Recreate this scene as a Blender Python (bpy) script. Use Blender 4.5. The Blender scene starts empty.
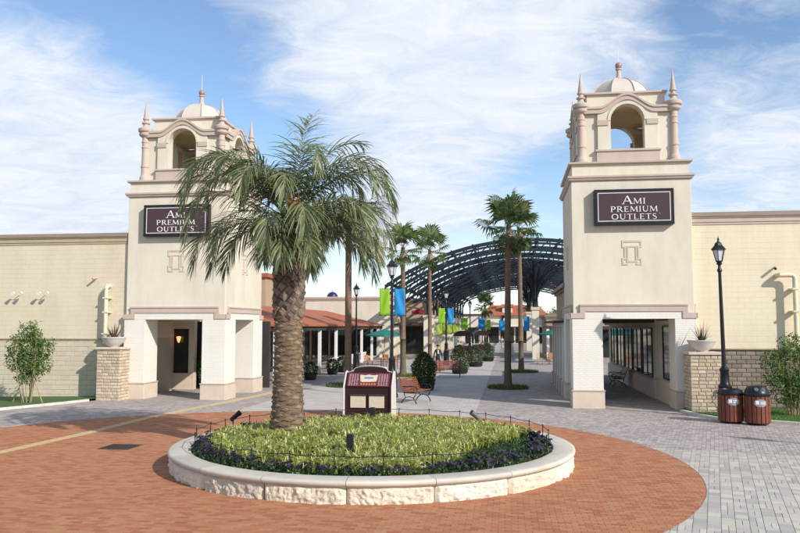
import bpy, math, random
from mathutils import Vector, Matrix, noise
random.seed(7)
R = math.radians
sc = bpy.context.scene
C = sc.collection
# ---------------------------------------------------------------- camera, sky, sun
cam = bpy.data.objects.new('camera', bpy.data.cameras.new('camera')); C.objects.link(cam)
cam.data.lens = 35.0; cam.data.sensor_width = 36.0; cam.data.clip_start = .1; cam.data.clip_end = 4000
cam.location = (0, 0, 3.0); cam.rotation_euler = (R(90 + 4.337), 0, 0)
sc.camera = cam
SUN_AZ, SUN_EL = 135.0, 30.5                       # azimuth clockwise from +Y
sv = Vector((math.sin(R(SUN_AZ)) * math.cos(R(SUN_EL)), math.cos(R(SUN_AZ)) * math.cos(R(SUN_EL)), math.sin(R(SUN_EL))))
sun = bpy.data.objects.new('sun', bpy.data.lights.new('sun', 'SUN')); C.objects.link(sun)
sun.data.energy = 3.9; sun.data.angle = R(.55); sun.data.color = (1, .94, .86)
sun.rotation_euler = sv.to_track_quat('Z', 'Y').to_euler(); sun.location = sv * 60
sc.view_settings.view_transform = 'Standard'; sc.view_settings.look = 'None'
sc.view_settings.gamma = 1; sc.view_settings.exposure = 0.36

class NT:
    def __init__(s, tree): s.t = tree
    def n(s, typ, **kw):
        o = s.t.nodes.new('ShaderNode' + typ)
        for k, v in kw.items():
            if k.startswith('i_'):
                o.inputs[k[2:].replace('_', ' ')].default_value = v
            else: setattr(o, k, v)
        return o
    def l(s, a, b): s.t.links.new(a, b)
    def math(s, op, a, b=None, c=None, clamp=False):
        m = s.t.nodes.new('ShaderNodeMath'); m.operation = op; m.use_clamp = clamp
        for i, v in enumerate((a, b, c)):
            if v is None: continue
            if isinstance(v, (int, float)): m.inputs[i].default_value = v
            else: s.l(v, m.inputs[i])
        return m.outputs[0]
    def ramp(s, fac, stops):
        r = s.t.nodes.new('ShaderNodeValToRGB'); e = r.color_ramp.elements
        while len(e) < len(stops): e.new(.5)
        for x, (p, c) in zip(e, stops):
            x.position = p; x.color = (c, c, c, 1) if isinstance(c, (int, float)) else (*c, 1)
        s.l(fac, r.inputs[0]); return r.outputs[0]
    def mix(s, f, a, b, mode='MIX'):
        m = s.t.nodes.new('ShaderNodeMix'); m.data_type = 'RGBA'; m.blend_type = mode
        for i, v in ((0, f), (6, a), (7, b)):
            if isinstance(v, (int, float)): m.inputs[i].default_value = v
            elif isinstance(v, tuple): m.inputs[i].default_value = (*v, 1) if len(v) == 3 else v
            else: s.l(v, m.inputs[i])
        return m.outputs[2]

w = bpy.data.worlds.new('World'); sc.world = w; w.use_nodes = True
T = NT(w.node_tree); w.node_tree.nodes.clear()
sky = T.n('TexSky', sky_type='NISHITA', sun_disc=False, sun_elevation=R(SUN_EL), sun_rotation=R(SUN_AZ), air_density=1.0, dust_density=.15, ozone_density=3.0)
bg1 = T.n('Background', i_Strength=.135)
T.l(sky.outputs[0], bg1.inputs[0])
tc = T.n('TexCoord'); sep = T.n('SeparateXYZ'); T.l(tc.outputs['Generated'], sep.inputs[0])
zc = T.math('ADD', T.math('MAXIMUM', sep.outputs[2], 0.0), .16)
px_, py_ = T.math('DIVIDE', sep.outputs[0], zc), T.math('DIVIDE', sep.outputs[1], zc)
cmb = T.n('CombineXYZ'); T.l(px_, cmb.inputs[0]); T.l(py_, cmb.inputs[1])
mp = T.n('Mapping', vector_type='POINT'); mp.inputs['Rotation'].default_value = (0, 0, R(-38)); mp.inputs['Scale'].default_value = (.7, 1.0, 1); mp.inputs['Location'].default_value = (3.1, 1.7, 0)
T.l(cmb.outputs[0], mp.inputs[0])
n1 = T.n('TexNoise', i_Scale=1.1, i_Detail=10.0, i_Roughness=.6, i_Distortion=.5); T.l(mp.outputs[0], n1.inputs[0])
n2 = T.n('TexNoise', i_Scale=6.5, i_Detail=9.0, i_Roughness=.7, i_Distortion=.9); T.l(mp.outputs[0], n2.inputs[0])
cl = T.math('ADD', T.math('MULTIPLY', n1.outputs[0], .82), T.math('MULTIPLY', n2.outputs[0], .30))
# big cloud masses and clear gaps, as soft lobes on the dome
def lobe(px, py, rad, amt):
    global cl
    x = (px - 400) / 778; z = -(py - 266.5) / 778; p = R(4.337)
    d = Vector((x, math.cos(p) - z * math.sin(p), math.sin(p) + z * math.cos(p))).normalized()
    dp = T.n('VectorMath', operation='DOT_PRODUCT'); T.l(tc.outputs['Generated'], dp.inputs[0]); dp.inputs[1].default_value = d
    c0 = math.cos(R(rad)); m = T.n('MapRange', interpolation_type='SMOOTHSTEP'); T.l(dp.outputs['Value'], m.inputs[0])
    m.inputs[1].default_value = c0; m.inputs[2].default_value = 1; m.inputs[3].default_value = 0; m.inputs[4].default_value = amt
    cl = T.math('ADD', cl, m.outputs[0])
for a in ((45, 175, 13, .24), (60, 215, 8, .12), (20, 40, 7, .07), (140, 205, 9, .16), (430, 90, 13, .24), (560, 40, 9, .16), (330, 30, 9, .07), (450, 190, 7, .06),
          (250, 110, 8, -.14), (110, 15, 8, -.12), (345, 130, 6, -.10), (540, 235, 9, -.05), (720, 50, 9, -.03), (740, 190, 9, .12), (395, 225, 5, .12), (180, 70, 7, -.05),
          (760, 110, 7, .08), (470, 255, 4, .03), (570, 150, 7, -.02)): lobe(*a)
fac = T.ramp(cl, [(.47, 0.02), (.58, .40), (.70, .86), (.84, 1.0)])
hz = T.ramp(sep.outputs[2], [(0.0, .38), (.08, .2), (.24, .0)])
fac = T.math('MAXIMUM', fac, hz)
cc = T.ramp(n2.outputs[0], [(.3, (.66, .75, .92)), (.62, (.88, .92, .98))])
bg2 = T.n('Background', i_Strength=.81); T.l(cc, bg2.inputs[0])
ms = T.n('MixShader'); T.l(fac, ms.inputs[0]); T.l(bg1.outputs[0], ms.inputs[1]); T.l(bg2.outputs[0], ms.inputs[2])
wo = T.n('OutputWorld'); T.l(ms.outputs[0], wo.inputs[0])

# ---------------------------------------------------------------- materials
MATS = {}
def mat(name, c1, c2=None, scale=3.0, rough=.8, bump=0.0, bscale=30.0, metal=0.0, tint=None, rnd=None, brick=None, trans=0.0, emit=None, detail=5.0, stain=0.0, stretch=None):
    """c1/c2 noise-mixed colour; tint: list of colours picked by the face attribute 'tint'; rnd: same by object random;
    brick=(w,h,mortar,bump,darken) painted masonry relief"""
    if name in MATS: return MATS[name]
    m = bpy.data.materials.new(name); m.use_nodes = True; t = NT(m.node_tree); m.node_tree.nodes.clear()
    out = t.n('OutputMaterial'); b = t.n('BsdfPrincipled'); t.l(b.outputs[0], out.inputs[0])
    b.inputs['Roughness'].default_value = rough; b.inputs['Metallic'].default_value = metal
    tc = t.n('TexCoord'); vec = tc.outputs['Object']
    if stretch:
        mpp = t.n('Mapping'); mpp.inputs['Scale'].default_value = stretch; t.l(vec, mpp.inputs[0]); nvec = mpp.outputs[0]
    else: nvec = vec
    nz = t.n('TexNoise', i_Scale=scale, i_Detail=detail, i_Roughness=.6); t.l(nvec, nz.inputs[0])
    f = t.ramp(nz.outputs[0], [(.32, 0.0), (.68, 1.0)])
    c2 = c2 or tuple(x * .86 for x in c1)
    col = t.mix(f, c1, c2)
    pick = None
    if tint:
        a = t.n('Attribute', attribute_name='tint'); pick = a.outputs['Fac']; cols = tint
    if rnd:
        oi = t.n('ObjectInfo'); pick = oi.outputs['Random']; cols = rnd
    if pick is not None:
        r = t.ramp(pick, [((i + .0) / len(cols), c) for i, c in enumerate(cols)])
        t.t.nodes[-1].color_ramp.interpolation = 'LINEAR' if len(cols) < 3 else 'CONSTANT'
        col = t.mix(t.math('MULTIPLY', f, .35), r, t.mix(1.0, r, (.72, .72, .72), 'MULTIPLY'))
    h = None
    if brick:
        bw, bh, mo, bb, dk = brick
        sp = t.n('SeparateXYZ'); t.l(vec, sp.inputs[0])
        nn = t.n('SeparateXYZ'); t.l(tc.outputs['Normal'], nn.inputs[0])
        side = t.math('GREATER_THAN', t.math('ABSOLUTE', nn.outputs[0]), .7)
        flat = t.math('GREATER_THAN', t.math('ABSOLUTE', nn.outputs[2]), .7)
        X = t.math('ADD', t.math('MULTIPLY', sp.outputs[1], side), t.math('MULTIPLY', sp.outputs[0], t.math('SUBTRACT', 1.0, side)))
        Y = t.math('ADD', t.math('MULTIPLY', sp.outputs[1], flat), t.math('MULTIPLY', sp.outputs[2], t.math('SUBTRACT', 1.0, flat)))
        cb = t.n('CombineXYZ'); t.l(X, cb.inputs[0]); t.l(Y, cb.inputs[1])
        br = t.n('TexBrick'); t.l(cb.outputs[0], br.inputs[0])
        br.inputs['Scale'].default_value = 1; br.inputs['Brick Width'].default_value = bw; br.inputs['Row Height'].default_value = bh
        br.inputs['Mortar Size'].default_value = mo; br.inputs['Mortar Smooth'].default_value = .3; br.offset = .5
        br.inputs['Color1'].default_value = (0, 0, 0, 1); br.inputs['Color2'].default_value = (1, 1, 1, 1); br.inputs['Mortar'].default_value = (.5, .5, .5, 1)
        if isinstance(dk, list):
            rr = t.ramp(br.outputs[0], [(i / len(dk), c) for i, c in enumerate(dk)])
            t.t.nodes[-1].color_ramp.interpolation = 'CONSTANT'
            col = t.mix(t.math('MULTIPLY', f, .35), rr, t.mix(1.0, rr, (.75, .75, .75), 'MULTIPLY')); d = .55
        else: d = 1 - dk
        col = t.mix(br.outputs['Fac'], col, t.mix(1.0, col, (d, d, d), 'MULTIPLY'))
        bp = t.n('Bump', i_Strength=bb, i_Distance=.01); t.l(t.math('SUBTRACT', 1.0, br.outputs['Fac']), bp.inputs['Height']); h = bp
    if stain:
        n3 = t.n('TexNoise', i_Scale=.7, i_Detail=6.0, i_Roughness=.65); mp3 = t.n('Mapping'); mp3.inputs['Scale'].default_value = (1.6, 1.6, .5)
        t.l(vec, mp3.inputs[0]); t.l(mp3.outputs[0], n3.inputs[0])
        s_ = t.ramp(n3.outputs[0], [(.42, 0.0), (.75, stain)])
        col = t.mix(s_, col, t.mix(1.0, col, (.66, .60, .52), 'MULTIPLY'))
    if bump:
        n4 = t.n('TexNoise', i_Scale=bscale, i_Detail=6.0, i_Roughness=.62); t.l(nvec, n4.inputs[0])
        bp = t.n('Bump', i_Strength=bump, i_Distance=.02); t.l(n4.outputs[0], bp.inputs['Height'])
        if h: t.l(h.outputs[0], bp.inputs['Normal'])
        h = bp
    if h: t.l(h.outputs[0], b.inputs['Normal'])
    t.l(col, b.inputs['Base Color'])
    if emit: b.inputs['Emission Color'].default_value = (*emit[0], 1); b.inputs['Emission Strength'].default_value = emit[1]
    if trans:
        tr = t.n('BsdfTranslucent'); t.l(col, tr.inputs[0]); mx = t.n('MixShader'); mx.inputs[0].default_value = trans
        t.l(b.outputs[0], mx.inputs[1]); t.l(tr.outputs[0], mx.inputs[2]); t.l(mx.outputs[0], out.inputs[0])
    MATS[name] = m; return m
M_cream = mat('cream_render', (.685, .63, .515), (.65, .595, .48), 1.6, .9, .3, 45, stain=.42)
M_white = mat('white_painted_brick', (.77, .735, .66), (.73, .70, .62), 1.5, .75, .08, 80, brick=(.22, .075, .010, .5, .08), stain=.2)
M_block = mat('cream_painted_block', (.73, .64, .47), (.70, .61, .44), 1.0, .85, .1, 70, brick=(.4, .2, .012, .4, .04), stain=.3)
M_blockL = mat('beige_painted_block', (.66, .575, .43), (.63, .545, .405), 1.0, .85, .1, 70, brick=(.4, .2, .012, .4, .04), stain=.3)
M_pink = mat('rose_taupe_trim', (.53, .43, .365), (.49, .395, .33), 2.5, .8, .06, 60, stain=.3)
M_brown = mat('taupe_coping', (.30, .235, .18), None, 2, .7, .05)
M_plinth = mat('stone_plinth', (.62, .52, .42), (.55, .45, .36), 3, .8, .15, 30)
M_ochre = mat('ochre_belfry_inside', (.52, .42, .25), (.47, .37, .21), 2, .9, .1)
M_dome = mat('pale_dome', (.60, .54, .465), (.53, .48, .41), 2, .6, .05)
M_black = mat('black_metal', (.012, .014, .018), (.02, .022, .026), 8, .38, .05, 60, metal=.4)
M_steel = mat('dark_blue_steel', (.016, .024, .034), (.022, .03, .04), 2, .45, metal=.3)
M_signb = mat('sign_brown', (.062, .030, .034), (.055, .027, .03), 3, .35)
M_wht = mat('white_paint', (.8, .79, .76), (.76, .75, .72), 4, .5)
M_pipe = mat('cream_pipe', (.72, .65, .47), None, 4, .4)
M_glass = mat('dark_shop_glass', (.02, .024, .024), (.035, .038, .036), 1.2, .06)
M_lampg = mat('frosted_lantern_glass', (.62, .64, .64), (.55, .57, .58), 6, .25)
M_tile = mat('terracotta_roof', (.42, .135, .06), (.34, .10, .045), 2.2, .85, .5, 12, stain=.4)
M_wood = mat('orange_brown_wood', (.28, .085, .038), (.19, .055, .025), 12, .45, .2, 40)
M_woodr = mat('red_brown_wood', (.20, .048, .022), (.12, .03, .015), 9, .55, .2, 40)
M_chair = mat('tan_orange_wood', (.50, .22, .08), None, 8, .5)
M_grass = mat('lawn_grass', (.045, .13, .018), (.07, .17, .025), 30, .8, trans=.35, tint=[(.06, .16, .02), (.10, .24, .03), (.14, .29, .04)])
M_vari = mat('yellow_green_variegated_leaf', (.3, .4, .1), None, 20, .5, trans=.3, tint=[(.16, .22, .03), (.46, .50, .10), (.66, .66, .19), (.80, .76, .37), (.32, .38, .06)])
M_dgreen = mat('dark_green_leaf', (.03, .07, .02), None, 10, .5, trans=.2, tint=[(.02, .055, .015), (.04, .09, .02), (.07, .13, .03)])
M_pansy = mat('purple_pansy', (.03, .02, .05), None, 10, .6, trans=.15, tint=[(.012, .009, .022), (.02, .014, .045), (.016, .01, .018), (.032, .022, .065)])
M_pink_fl = mat('pink_flower', (.5, .2, .25), None, 10, .6, trans=.2, tint=[(.26, .08, .13), (.36, .15, .2), (.18, .06, .08)])
M_frond = mat('olive_palm_leaflet', (.12, .16, .06), None, 6, .42, trans=.3, tint=[(.08, .115, .04), (.15, .185, .075), (.25, .275, .13), (.105, .14, .055), (.34, .34, .19)])
M_fan = mat('green_fan_leaf', (.06, .12, .03), None, 6, .45, trans=.25, tint=[(.045, .10, .02), (.08, .15, .035), (.12, .19, .05), (.2, .19, .08)])
M_rachis = mat('palm_rachis', (.27, .27, .10), (.2, .22, .08), 6, .5)
M_bark = mat('palm_bark', (.20, .145, .095), (.09, .06, .042), 14, .9, .8, 22)
M_boot = mat('palm_leaf_base', (.3, .2, .12), None, 22, .9, .7, 40, rnd=[(.23, .145, .08), (.30, .20, .11), (.16, .10, .06), (.26, .17, .09), (.33, .24, .135)], stretch=(1, 1, 3))
M_boot2 = mat('palm_upper_leaf_base', (.2, .14, .1), None, 18, .9, .8, 30, rnd=[(.17, .125, .10), (.23, .17, .13), (.12, .085, .07), (.27, .2, .15)])
M_trunk = mat('slim_palm_trunk', (.23, .14, .09), (.14, .09, .06), 5, .9, .7, 18, stretch=(1, 1, 3))
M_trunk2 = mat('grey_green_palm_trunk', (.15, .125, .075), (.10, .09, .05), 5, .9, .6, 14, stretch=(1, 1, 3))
M_stem = mat('tan_stem', (.38, .30, .17), (.26, .2, .11), 9, .8)
M_leafy = mat('fresh_green_leaf', (.1, .2, .04), None, 6, .5, trans=.35, tint=[(.035, .085, .012), (.07, .15, .022), (.12, .22, .035), (.20, .28, .07)])
M_soil = mat('dark_soil', (.05, .04, .025), (.03, .035, .015), 6, .95, .4, 20)
M_rock = mat('split_face_limestone', (.66, .58, .46), (.50, .42, .32), 5, .9, .5, 30, rnd=[(.66, .58, .46), (.72, .66, .55), (.58, .52, .43), (.70, .60, .46)], stain=.4)
M_cope = mat('honed_limestone', (.56, .51, .43), (.47, .43, .36), 4, .7, .25, 60, rnd=[(.58, .54, .46), (.53, .49, .42), (.62, .57, .48)], stain=.5)
M_stoneL = mat('beige_stone', (.55, .45, .33), None, 14, .9, .5, 30, rnd=[(.56, .46, .34), (.50, .40, .29), (.60, .51, .39), (.46, .38, .28), (.53, .42, .29)])
M_stoneR = mat('grey_brown_stone', (.25, .21, .17), None, 12, .95, .7, 26, rnd=[(.26, .215, .17), (.23, .19, .15), (.29, .24, .19), (.21, .178, .145)])
M_wallL = mat('pale_beige_block', (.60, .52, .40), None, 10, .9, .4, 30, rnd=[(.60, .525, .40), (.585, .51, .385), (.61, .53, .41), (.57, .495, .375)])
M_mortar = mat('mortar', (.30, .26, .21), None, 10, .95, .3)
M_mortarD = mat('dark_mortar', (.19, .16, .13), None, 10, .95, .3)
BR = [(.42, .175, .082), (.44, .20, .095), (.40, .15, .07), (.425, .175, .08), (.455, .215, .108), (.43, .185, .086), (.37, .12, .058), (.46, .21, .095), (.41, .15, .068)]
M_brick = mat('terracotta_paver', BR[0], None, 25, .85, .3, 60, tint=BR, stain=.3)
M_brick1 = mat('terracotta_paver_single', BR[0], None, 25, .85, .3, 60, rnd=BR)
LL = [(.385, .335, .315), (.435, .38, .355), (.34, .295, .28), (.48, .42, .385), (.40, .345, .32), (.305, .265, .255)]
M_lil = mat('lilac_grey_paver', LL[0], None, 25, .88, .3, 60, tint=LL, stain=.35)
M_lil1 = mat('lilac_grey_paver_single', LL[0], None, 25, .88, .3, 60, rnd=LL)
PP = [(.485, .445, .395), (.43, .395, .355), (.53, .48, .415), (.455, .42, .375), (.40, .37, .34), (.495, .46, .405), (.57, .515, .43)]
M_pal = mat('pale_grey_paver', PP[0], None, 25, .88, .3, 60, tint=PP, stain=.3)
M_pal1 = mat('pale_grey_paver_single', PP[0], None, 25, .88, .3, 60, rnd=PP)
M_street = mat('lilac_paving', LL[0], None, .6, .88, .15, 40, brick=(.2, .1, .006, .3, LL), stain=.5)
M_streetP = mat('pale_paving', PP[0], None, .6, .88, .15, 40, brick=(.3, .2, .007, .3, [(.50, .465, .43), (.46, .43, .40), (.55, .505, .46), (.48, .455, .42)]), stain=.4)
M_sand = mat('joint_sand', (.26, .17, .11), (.20, .12, .08), 12, .95)
M_sandg = mat('grey_joint_sand', (.30, .285, .27), (.25, .235, .225), 12, .95)
M_yel = mat('pale_yellow_tactile', (.60, .46, .24), (.54, .40, .21), 6, .8, .3, 50, brick=(.3, .3, .008, .3, .25))
M_ground = mat('ground', (.14, .13, .12), (.11, .10, .09), .3, .95)
M_kerb = mat('pale_concrete', (.60, .57, .52), (.52, .49, .44), 4, .85, .2, 40)
M_bowl = mat('white_stone_bowl', (.62, .58, .54), (.54, .5, .46), 5, .7, .1, 40)
M_spike = mat('bronze_spiky_leaf', (.09, .06, .045), None, 6, .5, trans=.15, tint=[(.07, .06, .035), (.11, .075, .055), (.06, .075, .03)])
M_maroon = mat('maroon_panel', (.030, .009, .011), (.024, .008, .01), 4, .3)
M_maroon2 = mat('map_board', (.15, .03, .042), (.12, .025, .035), 4, .35)
M_paper = mat('cream_paper', (.60, .53, .40), (.50, .44, .33), 14, .6)
M_green = mat('lime_banner', (.34, .62, .03), (.30, .56, .03), 3, .6, trans=.35)
M_blue = mat('sky_blue_banner', (.015, .33, .68), (.012, .28, .6), 3, .6, trans=.3)
M_teal = mat('green_umbrella_cloth', (.01, .17, .13), (.01, .14, .11), 3, .7)
M_suit = mat('black_suit', (.012, .012, .015), None, 10, .7)
M_skin = mat('skin', (.48, .28, .19), None, 10, .6)
M_hair = mat('black_hair', (.01, .008, .007), None, 10, .6)
M_redlogo = mat('red_sign', (.35, .01, .03), None, 4, .5)
M_navy = mat('navy_sign', (.015, .02, .12), None, 4, .4)
M_dark = mat('dark_interior', (.03, .028, .026), (.045, .04, .036), 3, .8)
M_tan = mat('tan_render', (.42, .32, .215), (.38, .29, .19), 1.5, .9, .1, 50, stain=.3)
M_glow = mat('lit_wall_lamp', (.6, .35, .15), None, 4, .4, emit=((1, .45, .18), 1.2))
M_drain = mat('dark_drain_grate', (.035, .03, .03), None, 8, .5, metal=.5)
M_orange = mat('orange_palm_fruit', (.62, .20, .02), (.5, .13, .02), 12, .5)
M_stick = mat('label_sticker', (.24, .25, .28), None, 5, .4)
M_awn = mat('dark_awning', (.05, .04, .035), None, 4, .7)

# ---------------------------------------------------------------- mesh helpers
class MB:
    def __init__(s): s.v = []; s.f = []; s.t = []
    def face(s, pts, t=0.0):
        n = len(s.v); s.v.extend([tuple(p) for p in pts]); s.f.append(tuple(range(n, n + len(pts)))); s.t.append(t)
    def box(s, x0, y0, z0, x1, y1, z1, t=0.0, skipb=False):
        n = len(s.v)
        s.v += [(x0, y0, z0), (x1, y0, z0), (x1, y1, z0), (x0, y1, z0), (x0, y0, z1), (x1, y0, z1), (x1, y1, z1), (x0, y1, z1)]
        F = [(4, 5, 6, 7), (0, 1, 5, 4), (1, 2, 6, 5), (2, 3, 7, 6), (3, 0, 4, 7)] + ([] if skipb else [(3, 2, 1, 0)])
        for f in F: s.f.append(tuple(n + i for i in f)); s.t.append(t)
    def prism(s, poly, z0, z1, t=0.0, bottom=True):
        n = len(s.v); k = len(poly)
        s.v += [(p[0], p[1], z0) for p in poly] + [(p[0], p[1], z1) for p in poly]
        s.f.append(tuple(n + k + i for i in range(k))); s.t.append(t)
        if bottom: s.f.append(tuple(n + i for i in reversed(range(k)))); s.t.append(t)
        for i in range(k):
            j = (i + 1) % k; s.f.append((n + i, n + j, n + k + j, n + k + i)); s.t.append(t)
    def prof(s, poly, y0, y1, t=0.0):          # polygon in x,z extruded along y
        n = len(s.v); k = len(poly)
        s.v += [(p[0], y0, p[1]) for p in poly] + [(p[0], y1, p[1]) for p in poly]
        s.f.append(tuple(n + i for i in range(k))); s.f.append(tuple(n + k + i for i in reversed(range(k)))); s.t += [t, t]
        for i in range(k):
            j = (i + 1) % k; s.f.append((n + j, n + i, n + k + i, n + k + j)); s.t.append(t)
    def profx(s, poly, x0, x1, t=0.0):         # polygon in y,z extruded along x
        n = len(s.v); k = len(poly)
        s.v += [(x0, p[0], p[1]) for p in poly] + [(x1, p[0], p[1]) for p in poly]
        s.f.append(tuple(n + i for i in reversed(range(k)))); s.f.append(tuple(n + k + i for i in range(k))); s.t += [t, t]
        for i in range(k):
            j = (i + 1) % k; s.f.append((n + i, n + j, n + k + j, n + k + i)); s.t.append(t)
    def lathe(s, prof, cx=0, cy=0, seg=20, t=0.0, a0=0.0, a1=2 * math.pi):
        n = len(s.v); full = abs(a1 - a0 - 2 * math.pi) < 1e-6; cols = seg if full else seg + 1
        for r, z in prof:
            for i in range(cols):
                a = a0 + (a1 - a0) * i / seg; s.v.append((cx + r * math.cos(a), cy + r * math.sin(a), z))
        for j in range(len(prof) - 1):
            for i in range(seg):
                i2 = (i + 1) % cols if full else i + 1
                s.f.append((n + j * cols + i, n + j * cols + i2, n + (j + 1) * cols + i2, n + (j + 1) * cols + i)); s.t.append(t)
        if full:
            if prof[0][0] > 1e-4: s.f.append(tuple(n + i for i in reversed(range(cols)))); s.t.append(t)
            if prof[-1][0] > 1e-4: s.f.append(tuple(n + (len(prof) - 1) * cols + i for i in range(cols))); s.t.append(t)
    def tube(s, pts, rad, seg=6, t=0.0, closed=False):
        P = [Vector(p) for p in pts]; n = len(s.v); K = len(P)
        rr = rad if isinstance(rad, (list, tuple)) else [rad] * K
        up = Vector((0, 0, 1))
        for i, p in enumerate(P):
            d = (P[(i + 1) % K] - P[i - 1]) if closed else (P[min(i + 1, K - 1)] - P[max(i - 1, 0)])
            d.normalize(); a = d.cross(up)
            if a.length < .05: a = d.cross(Vector((1, 0, 0)))
            a.normalize(); b = a.cross(d)
            for k in range(seg):
                q = 2 * math.pi * k / seg; s.v.append(tuple(p + (a * math.cos(q) + b * math.sin(q)) * rr[i]))
        for i in range(K if closed else K - 1):
            j = (i + 1) % K
            for k in range(seg):
                k2 = (k + 1) % seg; s.f.append((n + i * seg + k, n + i * seg + k2, n + j * seg + k2, n + j * seg + k)); s.t.append(t)
        if not closed:
            s.f.append(tuple(n + k for k in range(seg))); s.f.append(tuple(n + (K - 1) * seg + k for k in reversed(range(seg)))); s.t += [t, t]
    def bar(s, a, b, w, h=None, t=0.0):       # rectangular bar between two points
        a = Vector(a); b = Vector(b); d = (b - a).normalized(); h = h or w
        x = d.cross(Vector((0, 0, 1)))
        if x.length < .02: x = Vector((1, 0, 0))
        x.normalize(); y = x.cross(d); n = len(s.v)
        for p in (a, b):
            for q, r in ((-1, -1), (1, -1), (1, 1), (-1, 1)): s.v.append(tuple(p + x * q * w / 2 + y * r * h / 2))
        for f in ((3, 2, 1, 0), (4, 5, 6, 7), (0, 1, 5, 4), (1, 2, 6, 5), (2, 3, 7, 6), (3, 0, 4, 7)): s.f.append(tuple(n + i for i in f)); s.t.append(t)
    def ball(s, c, r, seg=12, sq=1.0, t=0.0):
        K = max(5, seg // 2)
        s.lathe([(max(1e-5, r * math.sin(math.pi * i / K)), c[2] - r * sq * math.cos(math.pi * i / K)) for i in range(K + 1)], c[0], c[1], seg, t)
    def leaf(s, p, d, nrm, L, W, t=0.0):      # pointed leaf, 2 tris folded
        d = d.normalized(); a = d.cross(nrm)
        if a.length < .01: a = d.cross(Vector((.3, 1, .2)))
        a.normalize(); n = len(s.v)
        s.v += [tuple(p), tuple(p + d * L * .45 + a * W * .5), tuple(p + d * L), tuple(p + d * L * .45 - a * W * .5)]
        s.f.append((n, n + 1, n + 2, n + 3)); s.t.append(t)
    def build(s, name, m, parent=None, smooth=False, bevel=0.0, kind=None, loc=None, rz=None):
        me = bpy.data.meshes.new(name); me.from_pydata(s.v, [], s.f)
        a = me.attributes.new('tint', 'FLOAT', 'FACE'); a.data.foreach_set('value', s.t)
        me.materials.append(m)
        if smooth:
            me.polygons.foreach_set('use_smooth', [True] * len(me.polygons))
            if smooth != 'all': me.set_sharp_from_angle(angle=R(38))
        me.update()
        o = bpy.data.objects.new(name, me); C.objects.link(o)
        if parent: o.parent = parent
        if loc is not None: o.location = loc
        if rz is not None: o.rotation_euler = (0, 0, rz)
        if bevel:
            b = o.modifiers.new('bevel', 'BEVEL'); b.width = bevel; b.segments = 2; b.limit_method = 'ANGLE'; b.angle_limit = R(40)
        if kind: o['kind'] = kind
        return o
def tag(o, label=None, cat=None, group=None, kind=None):
    if label: o['label'] = label
    if cat: o['category'] = cat
    if group: o['group'] = group
    if kind: o['kind'] = kind
    return o
ANG = R(8)
def W(u, v, z=0.0): return (u * math.cos(ANG) + v * math.sin(ANG), -u * math.sin(ANG) + v * math.cos(ANG), z)
def thing(name, label, cat, loc=(0, 0, 0), rz=0.0, group=None):
    o = bpy.data.objects.new(name, None); C.objects.link(o); o.location = loc; o.rotation_euler = (0, 0, rz); o.empty_display_size = .3
    return tag(o, label, cat, group)
def link_copy(src, parent=None, loc=None, rot=None, scale=None):
    o = src.copy(); C.objects.link(o)
    if parent: o.parent = parent
    if loc is not None: o.location = loc
    if rot is not None: o.rotation_euler = rot
    if scale is not None: o.scale = scale
    return o
def copy_tree(src, loc, rz, label, parent=None):
    r = src.copy(); C.objects.link(r)
    if parent is None:
        r.location = loc; r.rotation_euler = (0, 0, rz); r['label'] = label
    else: r.parent = parent
    for ch in list(src.children): copy_tree(ch, None, None, None, r)
    return r
def rnd(a, b): return random.uniform(a, b)
def rdir(): 
    while True:
        v = Vector((rnd(-1, 1), rnd(-1, 1), rnd(-1, 1)))
        if .05 < v.length < 1: return v.normalized()

# ---------------------------------------------------------------- ground and paving
m = MB(); m.face([(-1500, -200, -.6), (1500, -200, -.6), (1500, 2600, -.6), (-1500, 2600, -.6)]); m.build('ground', M_ground, kind='structure')
m = MB()
lk = [(-22, 14.5), (-17.5, 22.5), (-14.3, 28.0), (-12.95, 30.3), (-12.45, 31.35)]
def to_uv(x, y): return x * math.cos(ANG) - y * math.sin(ANG), x * math.sin(ANG) + y * math.cos(ANG)
def kerb_x(y):
    for (x0, y0), (x1, y1) in zip(lk[:-1], lk[1:]):
        if y0 <= y <= y1: return x0 + (x1 - x0) * (y - y0) / (y1 - y0)
    return -12.4
m.face([W(*p, -.012) for p in [(-60, -20), (45, -20), (45, 170), (-60, 170), (-60, 45), (-15.6, 45), (-15.6, 31.2), (-16.4, 31.0)] + [to_uv(*q) for q in reversed(lk)] + [(-60, 9)]])
plaza = m.build('street_paving', M_street, kind='structure')
m = MB(); m.face([(-9.6, 25, -.008), (-1.2, 25, -.008), (-1.2, 150, -.008), (-9.6, 150, -.008)])
m.build('pale_street_paving', M_streetP, kind='structure', rz=-ANG)
CX, CY, CR = -3.5, 18.0, 9.75
PX, PY, PR = -.6, 17.67, 4.42
def disc(name, r, z, mt, cx, cy, kind='structure', n=96):
    m = MB(); m.face([(cx + r * math.cos(2 * math.pi * i / n), cy + r * math.sin(2 * math.pi * i / n), z) for i in range(n)])
    return m.build(name, mt, kind=kind)
brickbed = disc('brick_paving', CR, -.004, M_sand, CX, CY)
def rot2(p, a): return (p[0] * math.cos(a) - p[1] * math.sin(a), p[0] * math.sin(a) + p[1] * math.cos(a))
def clip_half(poly, nx, ny, c):                # keep nx*x+ny*y <= c
    out = []
    for i in range(len(poly)):
        a, b = poly[i], poly[(i + 1) % len(poly)]
        da, db = nx * a[0] + ny * a[1] - c, nx * b[0] + ny * b[1] - c
        if da <= 0: out.append(a)
        if (da < 0) != (db < 0) and abs(da - db) > 1e-9:
            t = da / (da - db); out.append((a[0] + (b[0] - a[0]) * t, a[1] + (b[1] - a[1]) * t))
    return out
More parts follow.
